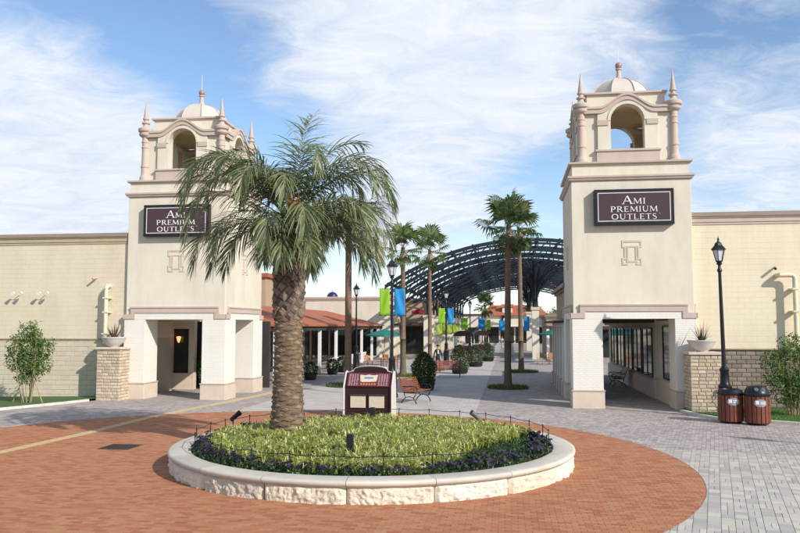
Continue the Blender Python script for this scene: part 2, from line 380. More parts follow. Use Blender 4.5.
def in_view(x, y, m=1.1):
    return y > 9.6 and abs(x) < y * .52 * m + 1.2
def lay(rects, regfun, clips, base, mstuff, msingle, name, stuffname, ang, keep=300):
    """rects in rotated grid -> pavers; the nearest become single children of the bed, the rest one joined part"""
    items = []
    for (x0, y0, x1, y1) in rects:
        c = rot2(((x0 + x1) / 2, (y0 + y1) / 2), ang)
        if not in_view(*c): continue
        if not regfun(*c): continue
        g = .0035
        full = [rot2(p, ang) for p in ((x0 + g, y0 + g), (x1 - g, y0 + g), (x1 - g, y1 - g), (x0 + g, y1 - g))]
        poly, cut = clips(full, c)
        if len(poly) < 3: continue
        items.append((c[1] + abs(c[0]) * .05, c, poly, cut, (x0, y0, x1, y1)))
    items.sort(key=lambda q: q[0])
    big = MB(); meshes = {}; n = 0
    for d, c, poly, cut, (x0, y0, x1, y1) in items:
        dz = rnd(-.0018, .0018)
        if n < keep and not cut and abs(c[0]) < c[1] * .515:
            key = (round(x1 - x0, 3), round(y1 - y0, 3))
            if key not in meshes:
                a, b = key[0] / 2 - .0035, key[1] / 2 - .0035; q = MB(); e = .004
                lo = [(-a, -b), (a, -b), (a, b), (-a, b)]; hi = [(-a + e, -b + e), (a - e, -b + e), (a - e, b - e), (-a + e, b - e)]
                q.v = [(*p, -.03) for p in lo] + [(*p, -.003) for p in lo] + [(*p, 0) for p in hi]
                q.f = [(8, 9, 10, 11)] + [(i, (i + 1) % 4, 4 + (i + 1) % 4, 4 + i) for i in range(4)] + [(4 + i, 4 + (i + 1) % 4, 8 + (i + 1) % 4, 8 + i) for i in range(4)]
                q.t = [0] * 9
                o = q.build(name, msingle, base); meshes[key] = o
            else: o = link_copy(meshes[key], base)
            o.location = (c[0], c[1], .002 + dz); o.rotation_euler = (rnd(-.004, .004), rnd(-.004, .004), ang); n += 1
        else: big.prism(poly, -.03, .002 + dz, random.random(), bottom=False)
    o = big.build(stuffname, mstuff, base, kind='stuff')
def inside_circle(full, c):
    dx, dy = c[0] - CX, c[1] - CY; r = math.hypot(dx, dy)
    if r < CR - .13: return full, False
    nx, ny = dx / r, dy / r; return clip_half(full, nx, ny, nx * CX + ny * CY + CR), True
def outside_circle(full, c):
    dx, dy = c[0] - CX, c[1] - CY; r = math.hypot(dx, dy)
    if r > CR + .2: return full, False
    nx, ny = dx / r, dy / r; return clip_half(full, -nx, -ny, -(nx * CX + ny * CY + CR + .012)), True
# terracotta circle, running bond
rc = []
for j in range(70, 300):
    for i in range(-75, 60):
        x = i * .2 + (.1 if j % 2 else 0) ; rc.append((x, j * .1, x + .2, j * .1 + .1))
lay(rc, lambda x, y: math.hypot(x - CX, y - CY) < CR + .11 and math.hypot(x - PX, y - PY) > PR - .25, inside_circle, brickbed, M_brick, M_brick1, 'brick', 'far_bricks', -ANG)
# pale blocks, right foreground
GA = R(-22)
LB = (5.9, 19.6); LN = (math.sin(R(22)), math.cos(R(22)))       # boundary line normal
def side_line(x, y): return (x - LB[0]) * LN[0] + (y - LB[1]) * LN[1]
pb = MB(); q_ = [(1.5, 6), (16, 6), (16, 15.6), (5.2, 19.88)]; pb.face([(x, y, -.0075) for x, y in q_])
palebed = pb.build('pale_block_paving', M_sandg, kind='structure')
rc = []; random.seed(3)
for i in range(-20, 70):
    y = 5.0 + rnd(0, .2)
    while y < 24:
        L = random.choice((.15, .22, .22, .3)); rc.append((i * .2, y, i * .2 + .2, y + L)) if L < .25 else rc.extend([(i * .2, y, i * .2 + .1, y + L), (i * .2 + .1, y, i * .2 + .2, y + L)]); y += L
def clip_pale(full, c):
    p, cut = outside_circle(full, c)
    if side_line(*c) > -.25: p = clip_half(p, LN[0], LN[1], LN[0] * LB[0] + LN[1] * LB[1]); cut = True
    return p, cut
lay(rc, lambda x, y: x > 1 and math.hypot(x - CX, y - CY) > CR - .15 and side_line(x, y) < .12, clip_pale, palebed, M_pal, M_pal1, 'paving_block', 'far_paving_blocks', GA)
# lilac herringbone left and right
rc = []
for i in range(-200, 200):
    for j in range(100, 420):
        k = (i - j) % 4; x, y = i * .1, j * .1
        if k == 0: rc.append((x, y, x + .2, y + .1))
        elif k == 3: rc.append((x, y, x + .1, y + .2))
def clip_l(full, c):
    p, cut = outside_circle(full, c)
    if c[0] > 0 and side_line(*c) < .25: p = clip_half(p, -LN[0], -LN[1], -(LN[0] * LB[0] + LN[1] * LB[1] + .01)); cut = True
    return p, cut
def reg_l(x, y):
    u, v = x * math.cos(ANG) - y * math.sin(ANG), x * math.sin(ANG) + y * math.cos(ANG)
    if math.hypot(x - CX, y - CY) < CR - .12: return False
    if u > -1.2 and x > 0: return side_line(x, y) > -.12 and y < 27.5 and x < 10.4 + (24.5 - y) * .5
    if u < -9.6: return y < 29.5 and x > kerb_x(y) + .1
    return False
lay(rc, reg_l, clip_l, plaza, M_lil, M_lil1, 'paving_brick', 'far_paving_bricks', GA)
# tactile strip (two runs of flat pale slabs) and drain
def strip(pts, w, name, mt, z=.006):
    m = MB(); P = [Vector((*p, 0)) for p in pts]
    L = []; Rr = []
    for i, p in enumerate(P):
        d = (P[min(i + 1, len(P) - 1)] - P[max(i - 1, 0)]).normalized(); s = Vector((-d.y, d.x, 0)) * w / 2
        L.append(p + s); Rr.append(p - s)
    for i in range(len(P) - 1):
        m.prism([L[i], Rr[i], Rr[i + 1], L[i + 1]], -.02, z)
    return m.build(name, mt, kind='structure')
tp = []
ctrl = [(-11.5, 15.2), (-9.44, 18.64), (-8.22, 25.88), (-6.0, 33.76), (-5.0, 40.0)]
ctrl = [(-12.6, 11.2), (-10.9, 14.8), (-9.44, 18.9), (-8.75, 22.1), (-8.22, 25.7), (-7.2, 29.8), (-6.1, 33.8), (-5.2, 38.0)]
base = thing('tactile_paving', 'pale yellow tactile paving line crossing the red brick towards the left tower', 'tactile paving')
slab = None
for i in range(len(ctrl) - 1):
    a, b = Vector((*ctrl[i], 0)), Vector((*ctrl[i + 1], 0)); d = (b - a); n = int(d.length / .3); ang = math.atan2(d.y, d.x)
    for k in range(n):
        p = a + d * ((k + .5) / n)
        if slab is None:
            q = MB(); q.box(-.148, -.15, -.02, .148, .15, 0)
            for s in (-.1, -.033, .033, .1): q.box(-.13, s - .014, 0, .13, s + .014, .004)
            slab = q.build('tactile_slab', M_yel, base); o = slab
        else: o = link_copy(slab, base)
        o.location = (p.x, p.y, .0085); o.rotation_euler = (0, 0, ang)
g = thing('drain_grate', 'dark square drain grate set in the red brick paving', 'drain', (-6.93, 19.55, 0), -ANG)
m = MB(); m.box(-.4, -.4, -.03, .4, -.35, .010); m.box(-.4, .35, -.03, .4, .4, .010); m.box(-.4, -.35, -.03, -.35, .35, .010); m.box(.35, -.35, -.03, .4, .35, .010); m.build('grate_frame', M_drain, g)
for i in range(13):
    m = MB(); m.box(-.35, -.34 + i * .0525, -.02, .35, -.31 + i * .0525, .008); m.build('grate_bar', M_drain, g)

# grass beds, kerbs
def lawn(name, poly, zf, dens, kerb):
    m = MB(); m.face([(x, y, zf(x, y)) for x, y in poly]); base = m.build(name, mat('lawn_soil', (.05, .11, .02), (.07, .13, .03), 20, .95, .5, 60), kind='structure')
    xs = [p[0] for p in poly]; ys = [p[1] for p in poly]; area = (max(xs) - min(xs)) * (max(ys) - min(ys))
    g = MB()
    def inside(x, y):
        c = False
        for i in range(len(poly)):
            (x1, y1), (x2, y2) = poly[i], poly[i - 1]
            if (y1 > y) != (y2 > y) and x < (x2 - x1) * (y - y1) / (y2 - y1) + x1: c = not c
        return c
    for _ in range(int(area * dens)):
        x, y = rnd(min(xs), max(xs)), rnd(min(ys), max(ys))
        if not inside(x, y): continue
        z = zf(x, y); h = rnd(.03, .07); dx, dy = rnd(-.05, .05), rnd(-.05, .05); a = rnd(0, math.pi); c, s = math.cos(a) * .009, math.sin(a) * .009
        g.face([(x - c, y - s, z), (x + c, y + s, z), (x + dx, y + dy, z + h)], random.random())
    tag(g.build(name.replace('_bed', ''), M_grass, kind='stuff'), 'short green lawn grass in the bed under the ' + ('left wall' if zf(0, 0) != zf(0, 1) else 'right wall'), 'grass')
def kerbline(pts, w=.16, h=.075):
    st = thing('kerb', 'pale concrete kerb stones edging the ' + ('left' if pts[0][0] < 0 else 'right') + ' grass bed', 'kerb')
    for i in range(len(pts) - 1):
        a, b = Vector((*pts[i], 0)), Vector((*pts[i + 1], 0)); d = b - a; n = max(1, round(d.length / .9))
        for k in range(n):
            m = MB(); L = d.length / n; m.box(-L / 2 + .004, -w / 2, -.05, L / 2 - .004, w / 2, h)
            o = m.build('kerb_stone', M_kerb, st, bevel=.012); p = a + d * ((k + .5) / n); o.location = p; o.rotation_euler = (0, 0, math.atan2(d.y, d.x))
wl = lambda u: W(u, 30.9)[:2]
lawn('left_lawn_bed', lk + [wl(-16.2), wl(-31)], lambda x, y: .07 - max(0, min(1, (kerb_x(y) - x) / 3.0)) * (.24 if y > 20 else .2), 300, None)
kerbline(lk)
rk = [(9.85, 27.5), (9.93, 26.2), (10.25, 25.15), (11.4, 24.45), (12.8, 23.4), (15, 21.6)]
lawn('right_lawn_bed', rk + [(18, 22), (17.5, 28.2), (10.6, 28.9)], lambda x, y: .05, 260, None)
kerbline(rk)

# ---------------------------------------------------------------- lettering for the signs
def stroke(m, pts, ws, y0, y1):
    P = [Vector((p[0], 0, p[1])) for p in pts]; L = []; Q = []
    for i, p in enumerate(P):
        d = (P[min(i + 1, len(P) - 1)] - P[max(i - 1, 0)]).normalized(); s = Vector((-d.z, 0, d.x)); w_ = ws[i] if isinstance(ws, list) else ws
        L.append(p + s * w_ / 2); Q.append(p - s * w_ / 2)
    for i in range(len(P) - 1):
        m.prof([(L[i].x, L[i].z), (L[i + 1].x, L[i + 1].z), (Q[i + 1].x, Q[i + 1].z), (Q[i].x, Q[i].z)], y0, y1)
def glyph(ch):
    """strokes in a box 0..w by 0..1 : (points, width); serifs added as thin bars"""
    T_, t_ = .15, .07
    arc = lambda cx, cz, rx, rz, a0, a1, n=14: [(cx + rx * math.cos(R(a0 + (a1 - a0) * i / n)), cz + rz * math.sin(R(a0 + (a1 - a0) * i / n))) for i in range(n + 1)]
    def wv(n, k=1, ph=0): return [t_ + (T_ - t_) * abs(math.cos(math.pi * (i / n) * k + ph)) for i in range(n + 1)]
    S = lambda x, z, w=.3: ([(x - w / 2, z), (x + w / 2, z)], .045)
    if ch == 'A': return .95, [([(.1, 0), (.48, 1)], t_), ([(.48, 1), (.85, 0)], T_), ([(.24, .36), (.7, .36)], t_), S(.1, .02, .25), S(.85, .02, .3)]
    if ch == 'M': return 1.15, [([(.14, 0), (.2, 1)], t_), ([(.2, 1), (.57, .08)], T_), ([(.57, .08), (.93, 1)], t_), ([(.93, 1), (1.0, 0)], T_), S(.14, .02, .25), S(1.0, .02, .3), S(.14, .98, .15), S(1.0, .98, .15)]
    if ch == 'I': return .4, [([(.2, 0), (.2, 1)], T_), S(.2, .02), S(.2, .98)]
    if ch == 'P': return .8, [([(.2, 0), (.2, 1)], T_), (arc(.36, .73, .32, .25, 90, -90), wv(14, 1, math.pi / 2)), ([(.2, .98), (.36, .98)], t_), ([(.2, .48), (.36, .48)], t_), S(.2, .02), S(.12, .98, .15)]
    if ch == 'R': return .92, [([(.2, 0), (.2, 1)], T_), (arc(.36, .75, .3, .23, 90, -90), wv(14, 1, math.pi / 2)), ([(.2, .98), (.36, .98)], t_), ([(.2, .52), (.38, .52)], t_), ([(.4, .52), (.82, .0)], T_), S(.2, .02), S(.12, .98, .15), S(.85, .02, .15)]
    if ch == 'E': return .78, [([(.2, 0), (.2, 1)], T_), ([(.2, .97), (.64, .97)], t_), ([(.2, .52), (.56, .52)], t_), ([(.2, .03), (.68, .03)], t_), ([(.64, 1), (.64, .86)], .05), ([(.68, .0), (.68, .16)], .05), ([(.56, .6), (.56, .44)], .05), S(.12, .02, .15), S(.12, .98, .15)]
    if ch == 'U': return .95, [([(.2, 1), (.2, .36)], T_), (arc(.48, .36, .28, .34, 180, 360), [T_ + (t_ - T_) * i / 14 for i in range(15)]), ([(.76, .36), (.76, 1)], t_), S(.2, .98), S(.76, .98, .25)]
    if ch == 'O': return 1.05, [(arc(.52, .5, .4, .48, 0, 360, 28), [t_ + (T_ - t_) * abs(math.cos(2 * math.pi * i / 28)) for i in range(29)])]
    if ch == 'T': return .85, [([(.42, 0), (.42, 1)], T_), ([(.06, .97), (.78, .97)], t_), ([(.06, 1), (.06, .84)], .05), ([(.78, 1), (.78, .84)], .05), S(.42, .02)]
    if ch == 'L': return .75, [([(.2, 0), (.2, 1)], T_), ([(.2, .03), (.68, .03)], t_), ([(.68, 0), (.68, .17)], .05), S(.2, .98), S(.12, .02, .15)]
    if ch == 'S': return .7, [([(.58, .86), (.48, .95), (.33, .98), (.19, .92), (.12, .78), (.18, .64), (.34, .53), (.5, .42), (.58, .27), (.52, .1), (.36, .02), (.2, .05), (.1, .16)], [.05, .06, .07, .09, .11, .13, .15, .14, .12, .09, .07, .06, .05])]
    if ch == 'r': return .4, [(arc(.2, .8, .13, .16, 0, 360, 16), .035), ([(.15, .71), (.15, .9), (.24, .86), (.15, .8), (.25, .71)], .03)]
def text_line(m, txt, cx, z, h, y0, y1, caps=1.0, track=.06, sx=1.15):
    gs = [(glyph(c), h * (caps if i == 0 else 1)) for i, c in enumerate(txt)]
    tot = sum(g[0] * s * sx + track * h for g, s in gs); x = cx - tot / 2
    for (w_, st), s in gs:
        for pts, ws in st:
            stroke(m, [(x + p[0] * s * sx, z + p[1] * s) for p in pts], [q * s for q in ws] if isinstance(ws, list) else ws * s, y0, y1)
        x += w_ * s * sx + track * h

# ---------------------------------------------------------------- clock-less mission style towers
def profile_wall(m, xs, lo, hi, y0, y1):
    for a, b in zip(xs[:-1], xs[1:]):
        if hi(a) - lo(a) < 1e-4 and hi(b) - lo(b) < 1e-4: continue
        m.prof([(a, lo(a)), (b, lo(b)), (b, hi(b)), (a, hi(a))], y0, y1)
TW, TD = 4.3, 4.7
def make_tower(origin, label, skip, PA, PB):
    t = thing('bell_tower', label, 'tower', origin, -ANG, 'entrance bell towers')
    m = MB(); m.box(0, 0, 3.25, TW, TD, 8.38); m.build('tower_wall', M_cream, t, bevel=.015)
    m = MB(); m.box(.04, .04, 8.56, TW - .04, TD - .04, 9.0); m.build('parapet', M_cream, t)
    for nm, poly in (('cornice', [(0.0, 8.38), (.07, 8.40), (.10, 8.47), (.13, 8.49), (.13, 8.56), (0, 8.56)]), ('coping', [(-.04, 9.0), (.05, 9.0), (.08, 9.03), (.08, 9.09), (-.04, 9.09)])):
        m = MB(); z0 = poly[0][1]; z1 = poly[-1][1]
        K = [(o, z) for o, z in poly]
        n = len(m.v)
        for o, z in K: m.v += [(-o, -o, z), (TW + o, -o, z), (TW + o, TD + o, z), (-o, TD + o, z)]
        for j in range(len(K) - 1):
            for i in range(4): m.f.append((j * 4 + i, j * 4 + (i + 1) % 4, (j + 1) * 4 + (i + 1) % 4, (j + 1) * 4 + i)); m.t.append(0)
        m.f.append(tuple((len(K) - 1) * 4 + i for i in range(4))); m.t.append(0)
        m.build(nm, M_pink, t)
    # piers with brick facing and plinths
    pw = 1.0; e = .05
    for pi_, (x0, x1, y0, y1) in enumerate(((-e, PA, -e, 1.15), (PB, TW + e, -e, 1.15), (-e, PA, 3.5, TD + e), (PB, TW + e, 3.5, TD + e))):
        if pi_ == skip: continue
        m = MB(); m.box(x0, y0, .64, x1, y1, 3.249); p = m.build('pier', M_white, t, bevel=.012)
        m = MB(); m.box(x0 - .035, y0 - .035, -.05, x1 + .035, y1 + .035, .60); m.build('plinth', M_plinth, p, bevel=.015)
        m = MB(); m.box(x0 - .06, y0 - .06, .60, x1 + .06, y1 + .06, .645); m.build('plinth_cap', M_pink, p, bevel=.01)
    # lintel facing and stepped band on the four sides
    def faces(fn, nm, mt):
        for k, (ox, oy, a, w_) in enumerate(((0, 0, 0, TW), (TW, 0, R(90), TD), (TW, TD, R(180), TW), (0, TD, R(270), TD))):
            m = MB(); fn(m, w_); o = m.build(nm, mt, t); o.location = (ox, oy, 0); o.rotation_euler = (0, 0, a)
    def lint(m, w_): m.box(.0 - e + .001, -e, 3.25, w_ + e - .001 - e, -.001, 3.44); m.box(.30, -e, 3.44, w_ - .30, -.001, 3.6)
    faces(lint, 'lintel_facing', M_white)
    def band(m, w_):
        zz = [(-.09, 3.27), (.42, 3.27), (.42, 3.52), (w_ - .42, 3.52), (w_ - .42, 3.27), (w_ + .09 - .002, 3.27), (w_ + .09 - .002, 3.46), (w_ - .24, 3.46), (w_ - .24, 3.78), (.24, 3.78), (.24, 3.46), (-.09, 3.46)]
        m.prof(zz[0:2] + [(.42, 3.46), (-.09, 3.46)], -.09, -.052); m.prof([(.24, 3.46), (.42, 3.46), (.42, 3.52), (.24, 3.52)], -.09, -.052)
        m.prof([(.24, 3.52), (w_ - .24, 3.52), (w_ - .24, 3.72), (.24, 3.72)], -.09, -.002); m.prof([(.24, 3.72), (w_ - .24, 3.72), (w_ - .24, 3.78), (.24, 3.78)], -.12, -.002)
        m.prof([(w_ - .42, 3.27), (w_ + .088, 3.27), (w_ + .088, 3.46), (w_ - .42, 3.46)], -.09, -.052); m.prof([(w_ - .42, 3.46), (w_ - .24, 3.46), (w_ - .24, 3.52), (w_ - .42, 3.52)], -.09, -.052)
    faces(band, 'stepped_band', M_pink)
    # fretted relief ornament, front and right
    def orn(m, w_):
        c = w_ / 2; b = .02
        def ring(x0, z0, x1, z1):
            m.box(x0, -b, z0, x1, -.001, z0 + .07); m.box(x0, -b, z1 - .07, x1, -.001, z1); m.box(x0, -b, z0 + .07, x0 + .07, -.001, z1 - .07); m.box(x1 - .07, -b, z0 + .07, x1, -.001, z1 - .07)
        m.box(c - .36, -b, 6.06, c + .36, -.001, 6.13); m.box(c - .36, -b, 5.86, c - .18, -.001, 5.92); m.box(c + .18, -b, 5.86, c + .36, -.001, 5.92)
        m.box(c - .36, -b, 5.92, c - .30, -.001, 6.06); m.box(c + .30, -b, 5.92, c + .36, -.001, 6.06)
        m.box(c - .36, -b, 5.22, c - .14, -.001, 5.28); m.box(c + .14, -b, 5.22, c + .36, -.001, 5.28); m.box(c - .36, -b, 5.28, c - .30, -.001, 5.42); m.box(c + .30, -b, 5.28, c + .36, -.001, 5.42)
        m.box(c - .36, -b, 5.42, c - .18, -.001, 5.48); m.box(c + .18, -b, 5.42, c + .36, -.001, 5.48); m.box(c - .20, -b, 5.32, c + .20, -.001, 5.38)
        for s in (-1, 1): m.box(c + s * .24 - .035, -b, 5.48, c + s * .24 + .035, -.001, 5.86)
        for s in (-1, 1): m.box(c + s * .15 - .025, -b, 5.38, c + s * .15 + .025, -.001, 5.88)
        m.box(c - .20, -b, 5.881, c + .20, -.001, 5.93)
    faces(orn, 'relief_ornament', M_pink if False else mat('relief_plaster', (.60, .50, .40), None, 3, .85, .05))
    # belfry
    cx, cy = TW / 2, TD / 2; hw, hd = 1.7, 1.9
    top = lambda s: (11.22 if abs(s) > 1.05 else 11.22 + .5 * (.5 + .5 * math.cos(math.pi * abs(s) / 1.05)))
    for k, (dist, half, a) in enumerate(((hd, hw, 0), (hw, hd, R(90)), (hd, hw, R(180)), (hw, hd, R(270)))):
        b = thing_part('belfry_side', t, (cx, cy, 0), a)
        r = .80 if k == 2 else .62; zs = 10.62 if k == 2 else 10.74; sill = 9.62
        xs = sorted(set([-half + .12, -r, r, half - .12] + [r * math.cos(math.pi * i / 16) for i in range(17)] + [-1.05 + 2.1 * i / 18 for i in range(19)]))
        arch = lambda s: zs + math.sqrt(max(0, r * r - s * s)) if abs(s) < r - 1e-6 else zs
        y0, y1 = -dist, -dist + .34
        m = MB()
        profile_wall(m, [x for x in xs if x <= -r + 1e-6], lambda s: 9.09, lambda s: top(s) - .04, y0, y1)
        profile_wall(m, [x for x in xs if x >= r - 1e-6], lambda s: 9.09, lambda s: top(s) - .04, y0, y1)
        profile_wall(m, [x for x in xs if abs(x) <= r + 1e-6], arch, lambda s: top(s) - .04, y0, y1)
        profile_wall(m, [-r, r], lambda s: 9.09, lambda s: sill, y0, y1)
        m.build('belfry_wall', M_cream, b)
        m = MB()                                           # proud centre bay
        xs2 = [x for x in xs if abs(x) <= 1.1] + [-1.1, 1.1]; xs2 = sorted(set(xs2)); q0, q1 = y0 - .10, y0 - .001
        profile_wall(m, [x for x in xs2 if x <= -r + 1e-6], lambda s: 9.62, lambda s: top(s) - .06, q0, q1)
        profile_wall(m, [x for x in xs2 if x >= r - 1e-6], lambda s: 9.62, lambda s: top(s) - .06, q0, q1)
        profile_wall(m, [x for x in xs2 if abs(x) <= r + 1e-6], arch, lambda s: top(s) - .06, q0, q1)
        m.build('arch_bay', M_cream, b)
        m = MB()                                           # curved coping
        xt = [-half + .1] + [-1.05 + 2.1 * i / 24 for i in range(25)] + [half - .1]
        profile_wall(m, xt, lambda s: top(s) - .20, lambda s: top(s) - .03, y0 - .15, y0 - .101); profile_wall(m, xt, lambda s: top(s) - .035, lambda s: top(s) + .05, y0 - .19, y1 + .02)
        m.build('curved_coping', M_pink, b)
        m = MB()                                           # archivolt
        for i in range(20):
            a0, a1 = math.pi * i / 20, math.pi * (i + 1) / 20
            P = [(rr * math.cos(aa), zs + rr * math.sin(aa)) for rr, aa in ((r + .0, a0), (r + .11, a0), (r + .11, a1), (r + .0, a1))]
            m.prof(P, y0 - .13, y0 - .101)
        m.build('archivolt', M_cream, b)
        for s in (-1, 1):
            m = MB(); m.box(min(s * .7, s * 1.12), y0 - .14, 10.56, max(s * .7, s * 1.12), y0 - .101, 10.76); m.build('impost', M_pink, b)
        m = MB(); m.box(-1.15, y0 - .13, 9.095, 1.15, y0 - .001, 9.55); m.build('apron', M_pink, b)
        m = MB(); m.box(-1.2, y0 - .18, 9.55, 1.2, y0 + .2, 9.63); m.build('sill', M_pink, b, bevel=.012)
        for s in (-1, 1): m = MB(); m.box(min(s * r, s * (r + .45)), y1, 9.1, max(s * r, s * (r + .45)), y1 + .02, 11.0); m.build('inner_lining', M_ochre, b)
    m = MB(); m.box(cx - 1.45, cy - 1.62, 11.38, cx + 1.45, cy + 1.62, 11.85)
    m.build('roof_block', M_cream, t); 
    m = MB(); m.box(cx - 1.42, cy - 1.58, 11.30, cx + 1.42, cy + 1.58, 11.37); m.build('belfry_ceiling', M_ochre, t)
    m = MB(); m.box(cx - 1.54, cy - 1.72, 11.85, cx + 1.54, cy + 1.72, 11.93); m.build('roof_coping', M_pink, t, bevel=.012)
    dm = MB(); pr = [(1.22, 11.93), (1.22, 12.0), (1.16, 12.0)] + [(1.16 * math.cos(R(a)), 12.0 + .92 * math.sin(R(a))) for a in range(8, 89, 8)] + [(.12, 12.93)]
    dm.lathe(pr, cx, cy, 8, a0=R(22.5), a1=R(382.5)); d = dm.build('dome', M_dome, t)
    for k in range(8):
        a = R(22.5 + 45 * k); q = MB()
        q.tube([(cx + (rr + .01) * math.cos(a), cy + (rr + .01) * math.sin(a), z) for rr, z in pr[2:]], .03, 5); q.build('rib', M_pink, d)
    m = MB(); m.lathe([(.2, 12.88), (.2, 12.95), (.14, 12.98), (.1, 13.05), (.085, 13.3), (.13, 13.33), (.13, 13.37), (.07, 13.4)], cx, cy, 16)
    f = m.build('finial_stem', M_pink, t, smooth=True)
    m = MB(); m.ball((cx, cy, 13.5), .14, 16); m.build('finial_ball', mat('bronze_ball', (.33, .22, .18), None, 5, .4), f, smooth='all')
    m = MB(); m.tube([(cx, cy, 13.6), (cx, cy, 14.35)], [.012, .005], 5); m.build('lightning_rod', M_wht, f)
    pf = [(.30, 9.09), (.30, 9.16), (.24, 9.19), (.24, 9.30), (.21, 9.34), (.175, 9.42), (.175, 9.72), (.2, 9.73), (.2, 9.78), (.175, 9.79), (.165, 9.84), (.155, 10.55), (.18, 10.57), (.18, 10.62), (.16, 10.64),
          (.16, 10.78), (.18, 10.8), (.18, 10.85), (.155, 10.87), (.155, 11.02), (.2, 11.05), (.27, 11.10), (.29, 11.13), (.29, 11.2), (.24, 11.23), (.32, 11.28), (.335, 11.32), (.335, 11.40), (.30, 11.43), (.2, 11.47), (.13, 11.53), (.12, 11.6), (.19, 11.64), (.19, 11.68), (.1, 11.72),
          (.1, 11.79), (.15, 11.82), (.15, 11.86), (.12, 11.88), (.12, 11.9), (.012, 12.64)]
    pf = [(q * (.9 if q < .25 else .94), z) for q, z in pf]
    pm = MB(); pm.lathe(pf, 0, 0, 20); first = None
    for sx in (-1, 1):
        for sy in (-1, 1):
            if first is None: first = pm.build('pinnacle', M_pink, t, smooth=True); o = first
            else: o = link_copy(first, t)
            o.location = (cx + sx * hw, cy + sy * hd, 0)
    return t
def thing_part(name, parent, loc, a):
    # a light structural collar so the side reads as one part holding its trims
    m = MB(); o = bpy.data.objects.new(name, None); C.objects.link(o); o.parent = parent; o.location = loc; o.rotation_euler = (0, 0, a); return o
ORG_R = (6.41, 28.82, 0); ORG_L = (-7.17 - TW * math.cos(ANG), 31.91 + TW * math.sin(ANG), 0)
tr = make_tower(ORG_R, 'cream bell tower right of the street, in full view with nothing before it', 3, 1.04, 3.6)
tl = make_tower(ORG_L, 'cream bell tower left of the street, partly hidden by the big drooping palm', 2, .87, 3.35)
def on_tower(org, x, y, z): 
    return (org[0] + x * math.cos(ANG) + y * math.sin(ANG), org[1] - x * math.sin(ANG) + y * math.cos(ANG), z)
def make_sign(org, label):
    s = thing('tower_sign', label, 'sign', on_tower(org, 2.22, 0, 0), -ANG, 'brown name signs on the towers')
    w2, z0, z1 = 1.42, 6.68, 8.0
    m = MB(); m.box(-w2, -.27, z0, w2, -.002, z1); m.build('sign_box', M_black, s, bevel=.01)
    m = MB(); m.box(-w2 + .09, -.28, z0 + .09, w2 - .09, -.271, z1 - .09); m.build('sign_face', M_signb, s)
    m = MB(); a, b, c, d = -w2 + .13, w2 - .13, z0 + .13, z1 - .13; e = .022
    m.box(a, -.288, c, b, -.281, c + e); m.box(a, -.288, d - e, b, -.281, d); m.box(a, -.288, c + e, a + e, -.281, d - e); m.box(b - e, -.288, c + e, b, -.281, d - e); m.build('sign_border', M_wht, s)
    for txt, z, h, caps in (('AMI', 7.44, .215, 1.42), ('PREMIUM', 7.155, .20, 1.0), ('OUTLETS', 6.875, .20, 1.0)):
        m = MB(); text_line(m, txt, 0, z, h, -.295, -.281, caps, sx=1.32); m.build('lettering', M_wht, s)
    m = MB(); text_line(m, 'r', .91, 7.0, .1, -.295, -.281); m.build('registered_mark', M_wht, s)
make_sign(ORG_R, 'brown AMI PREMIUM OUTLETS sign fully visible on the right tower')
make_sign(ORG_L, 'brown AMI PREMIUM OUTLETS sign half hidden by palm fronds on the left tower')

# ---------------------------------------------------------------- big side walls
def block_courses(parent, x0, x1, z0, z1, bw, bh, mt, depth, name='stone', keep=300, vary=.0, ydir=-1, visx=None, y=0.0):
    """courses of proud blocks on the plane y of the parent, facing -y"""
    meshes = {}; n = 0; rest = MB(); row = 0; z = z0
    while z < z1 - .02:
        h = min(bh, z1 - z); x = x0 + (bw / 2 if row % 2 else 0) * (1 if vary == 0 else 0); first = True
        if row % 2 and vary == 0: segs = [(x0, x0 + bw / 2)]
        else: segs = []
        xx = segs[-1][1] if segs else x0
        while xx < x1 - .01:
            L = bw if vary == 0 else bw * rnd(1 - vary, 1 + vary)
            if x1 - (xx + L) < bw * .3: L = x1 - xx
            segs.append((xx, min(x1, xx + L))); xx += L
        for a, b in segs:
            w_ = round(b - a, 2); hh = round(h, 3); g = .006 if depth > .02 else .0035; dp = depth + rnd(-.2, .2) * depth
            if n < keep and (visx is None or visx[0] <= (a + b) / 2 <= visx[1]):
                key = (w_, hh, random.randint(0, 2))
                if key not in meshes:
                    q = MB(); A, B = w_ / 2 - g, hh / 2 - g; e = .012
                    cs = [(-A, -B), (A, -B), (A, B), (-A, B)]; ci = [(-A + e, -B + e), (A - e, -B + e), (A - e, B - e), (-A + e, B - e)]
                    q.v = [(x_, .04, z_) for x_, z_ in cs] + [(x_, -depth * .55, z_) for x_, z_ in cs] + [(x_ * rnd(.96, 1), -depth * rnd(.85, 1.15), z_ * rnd(.92, 1)) for x_, z_ in ci] + [(rnd(-.3, .3) * A, -depth * rnd(1.0, 1.35), rnd(-.3, .3) * B)]
                    q.f = [(i, (i + 1) % 4, 4 + (i + 1) % 4, 4 + i) for i in range(4)] + [(4 + i, 4 + (i + 1) % 4, 8 + (i + 1) % 4, 8 + i) for i in range(4)] + [(8 + i, 8 + (i + 1) % 4, 12) for i in range(4)]
                    q.t = [0] * len(q.f); meshes[key] = q.build(name, mt, parent); o = meshes[key]
                else: o = link_copy(meshes[key], parent)
                o.location = ((a + b) / 2, y, z + h / 2); n += 1
            else: rest.box(a + g, y - dp, z + g, b - g, y + .02, z + h - g)
        z += bh; row += 1
    if rest.v: rest.build('far_' + name + 's', mt, parent, kind='stuff')
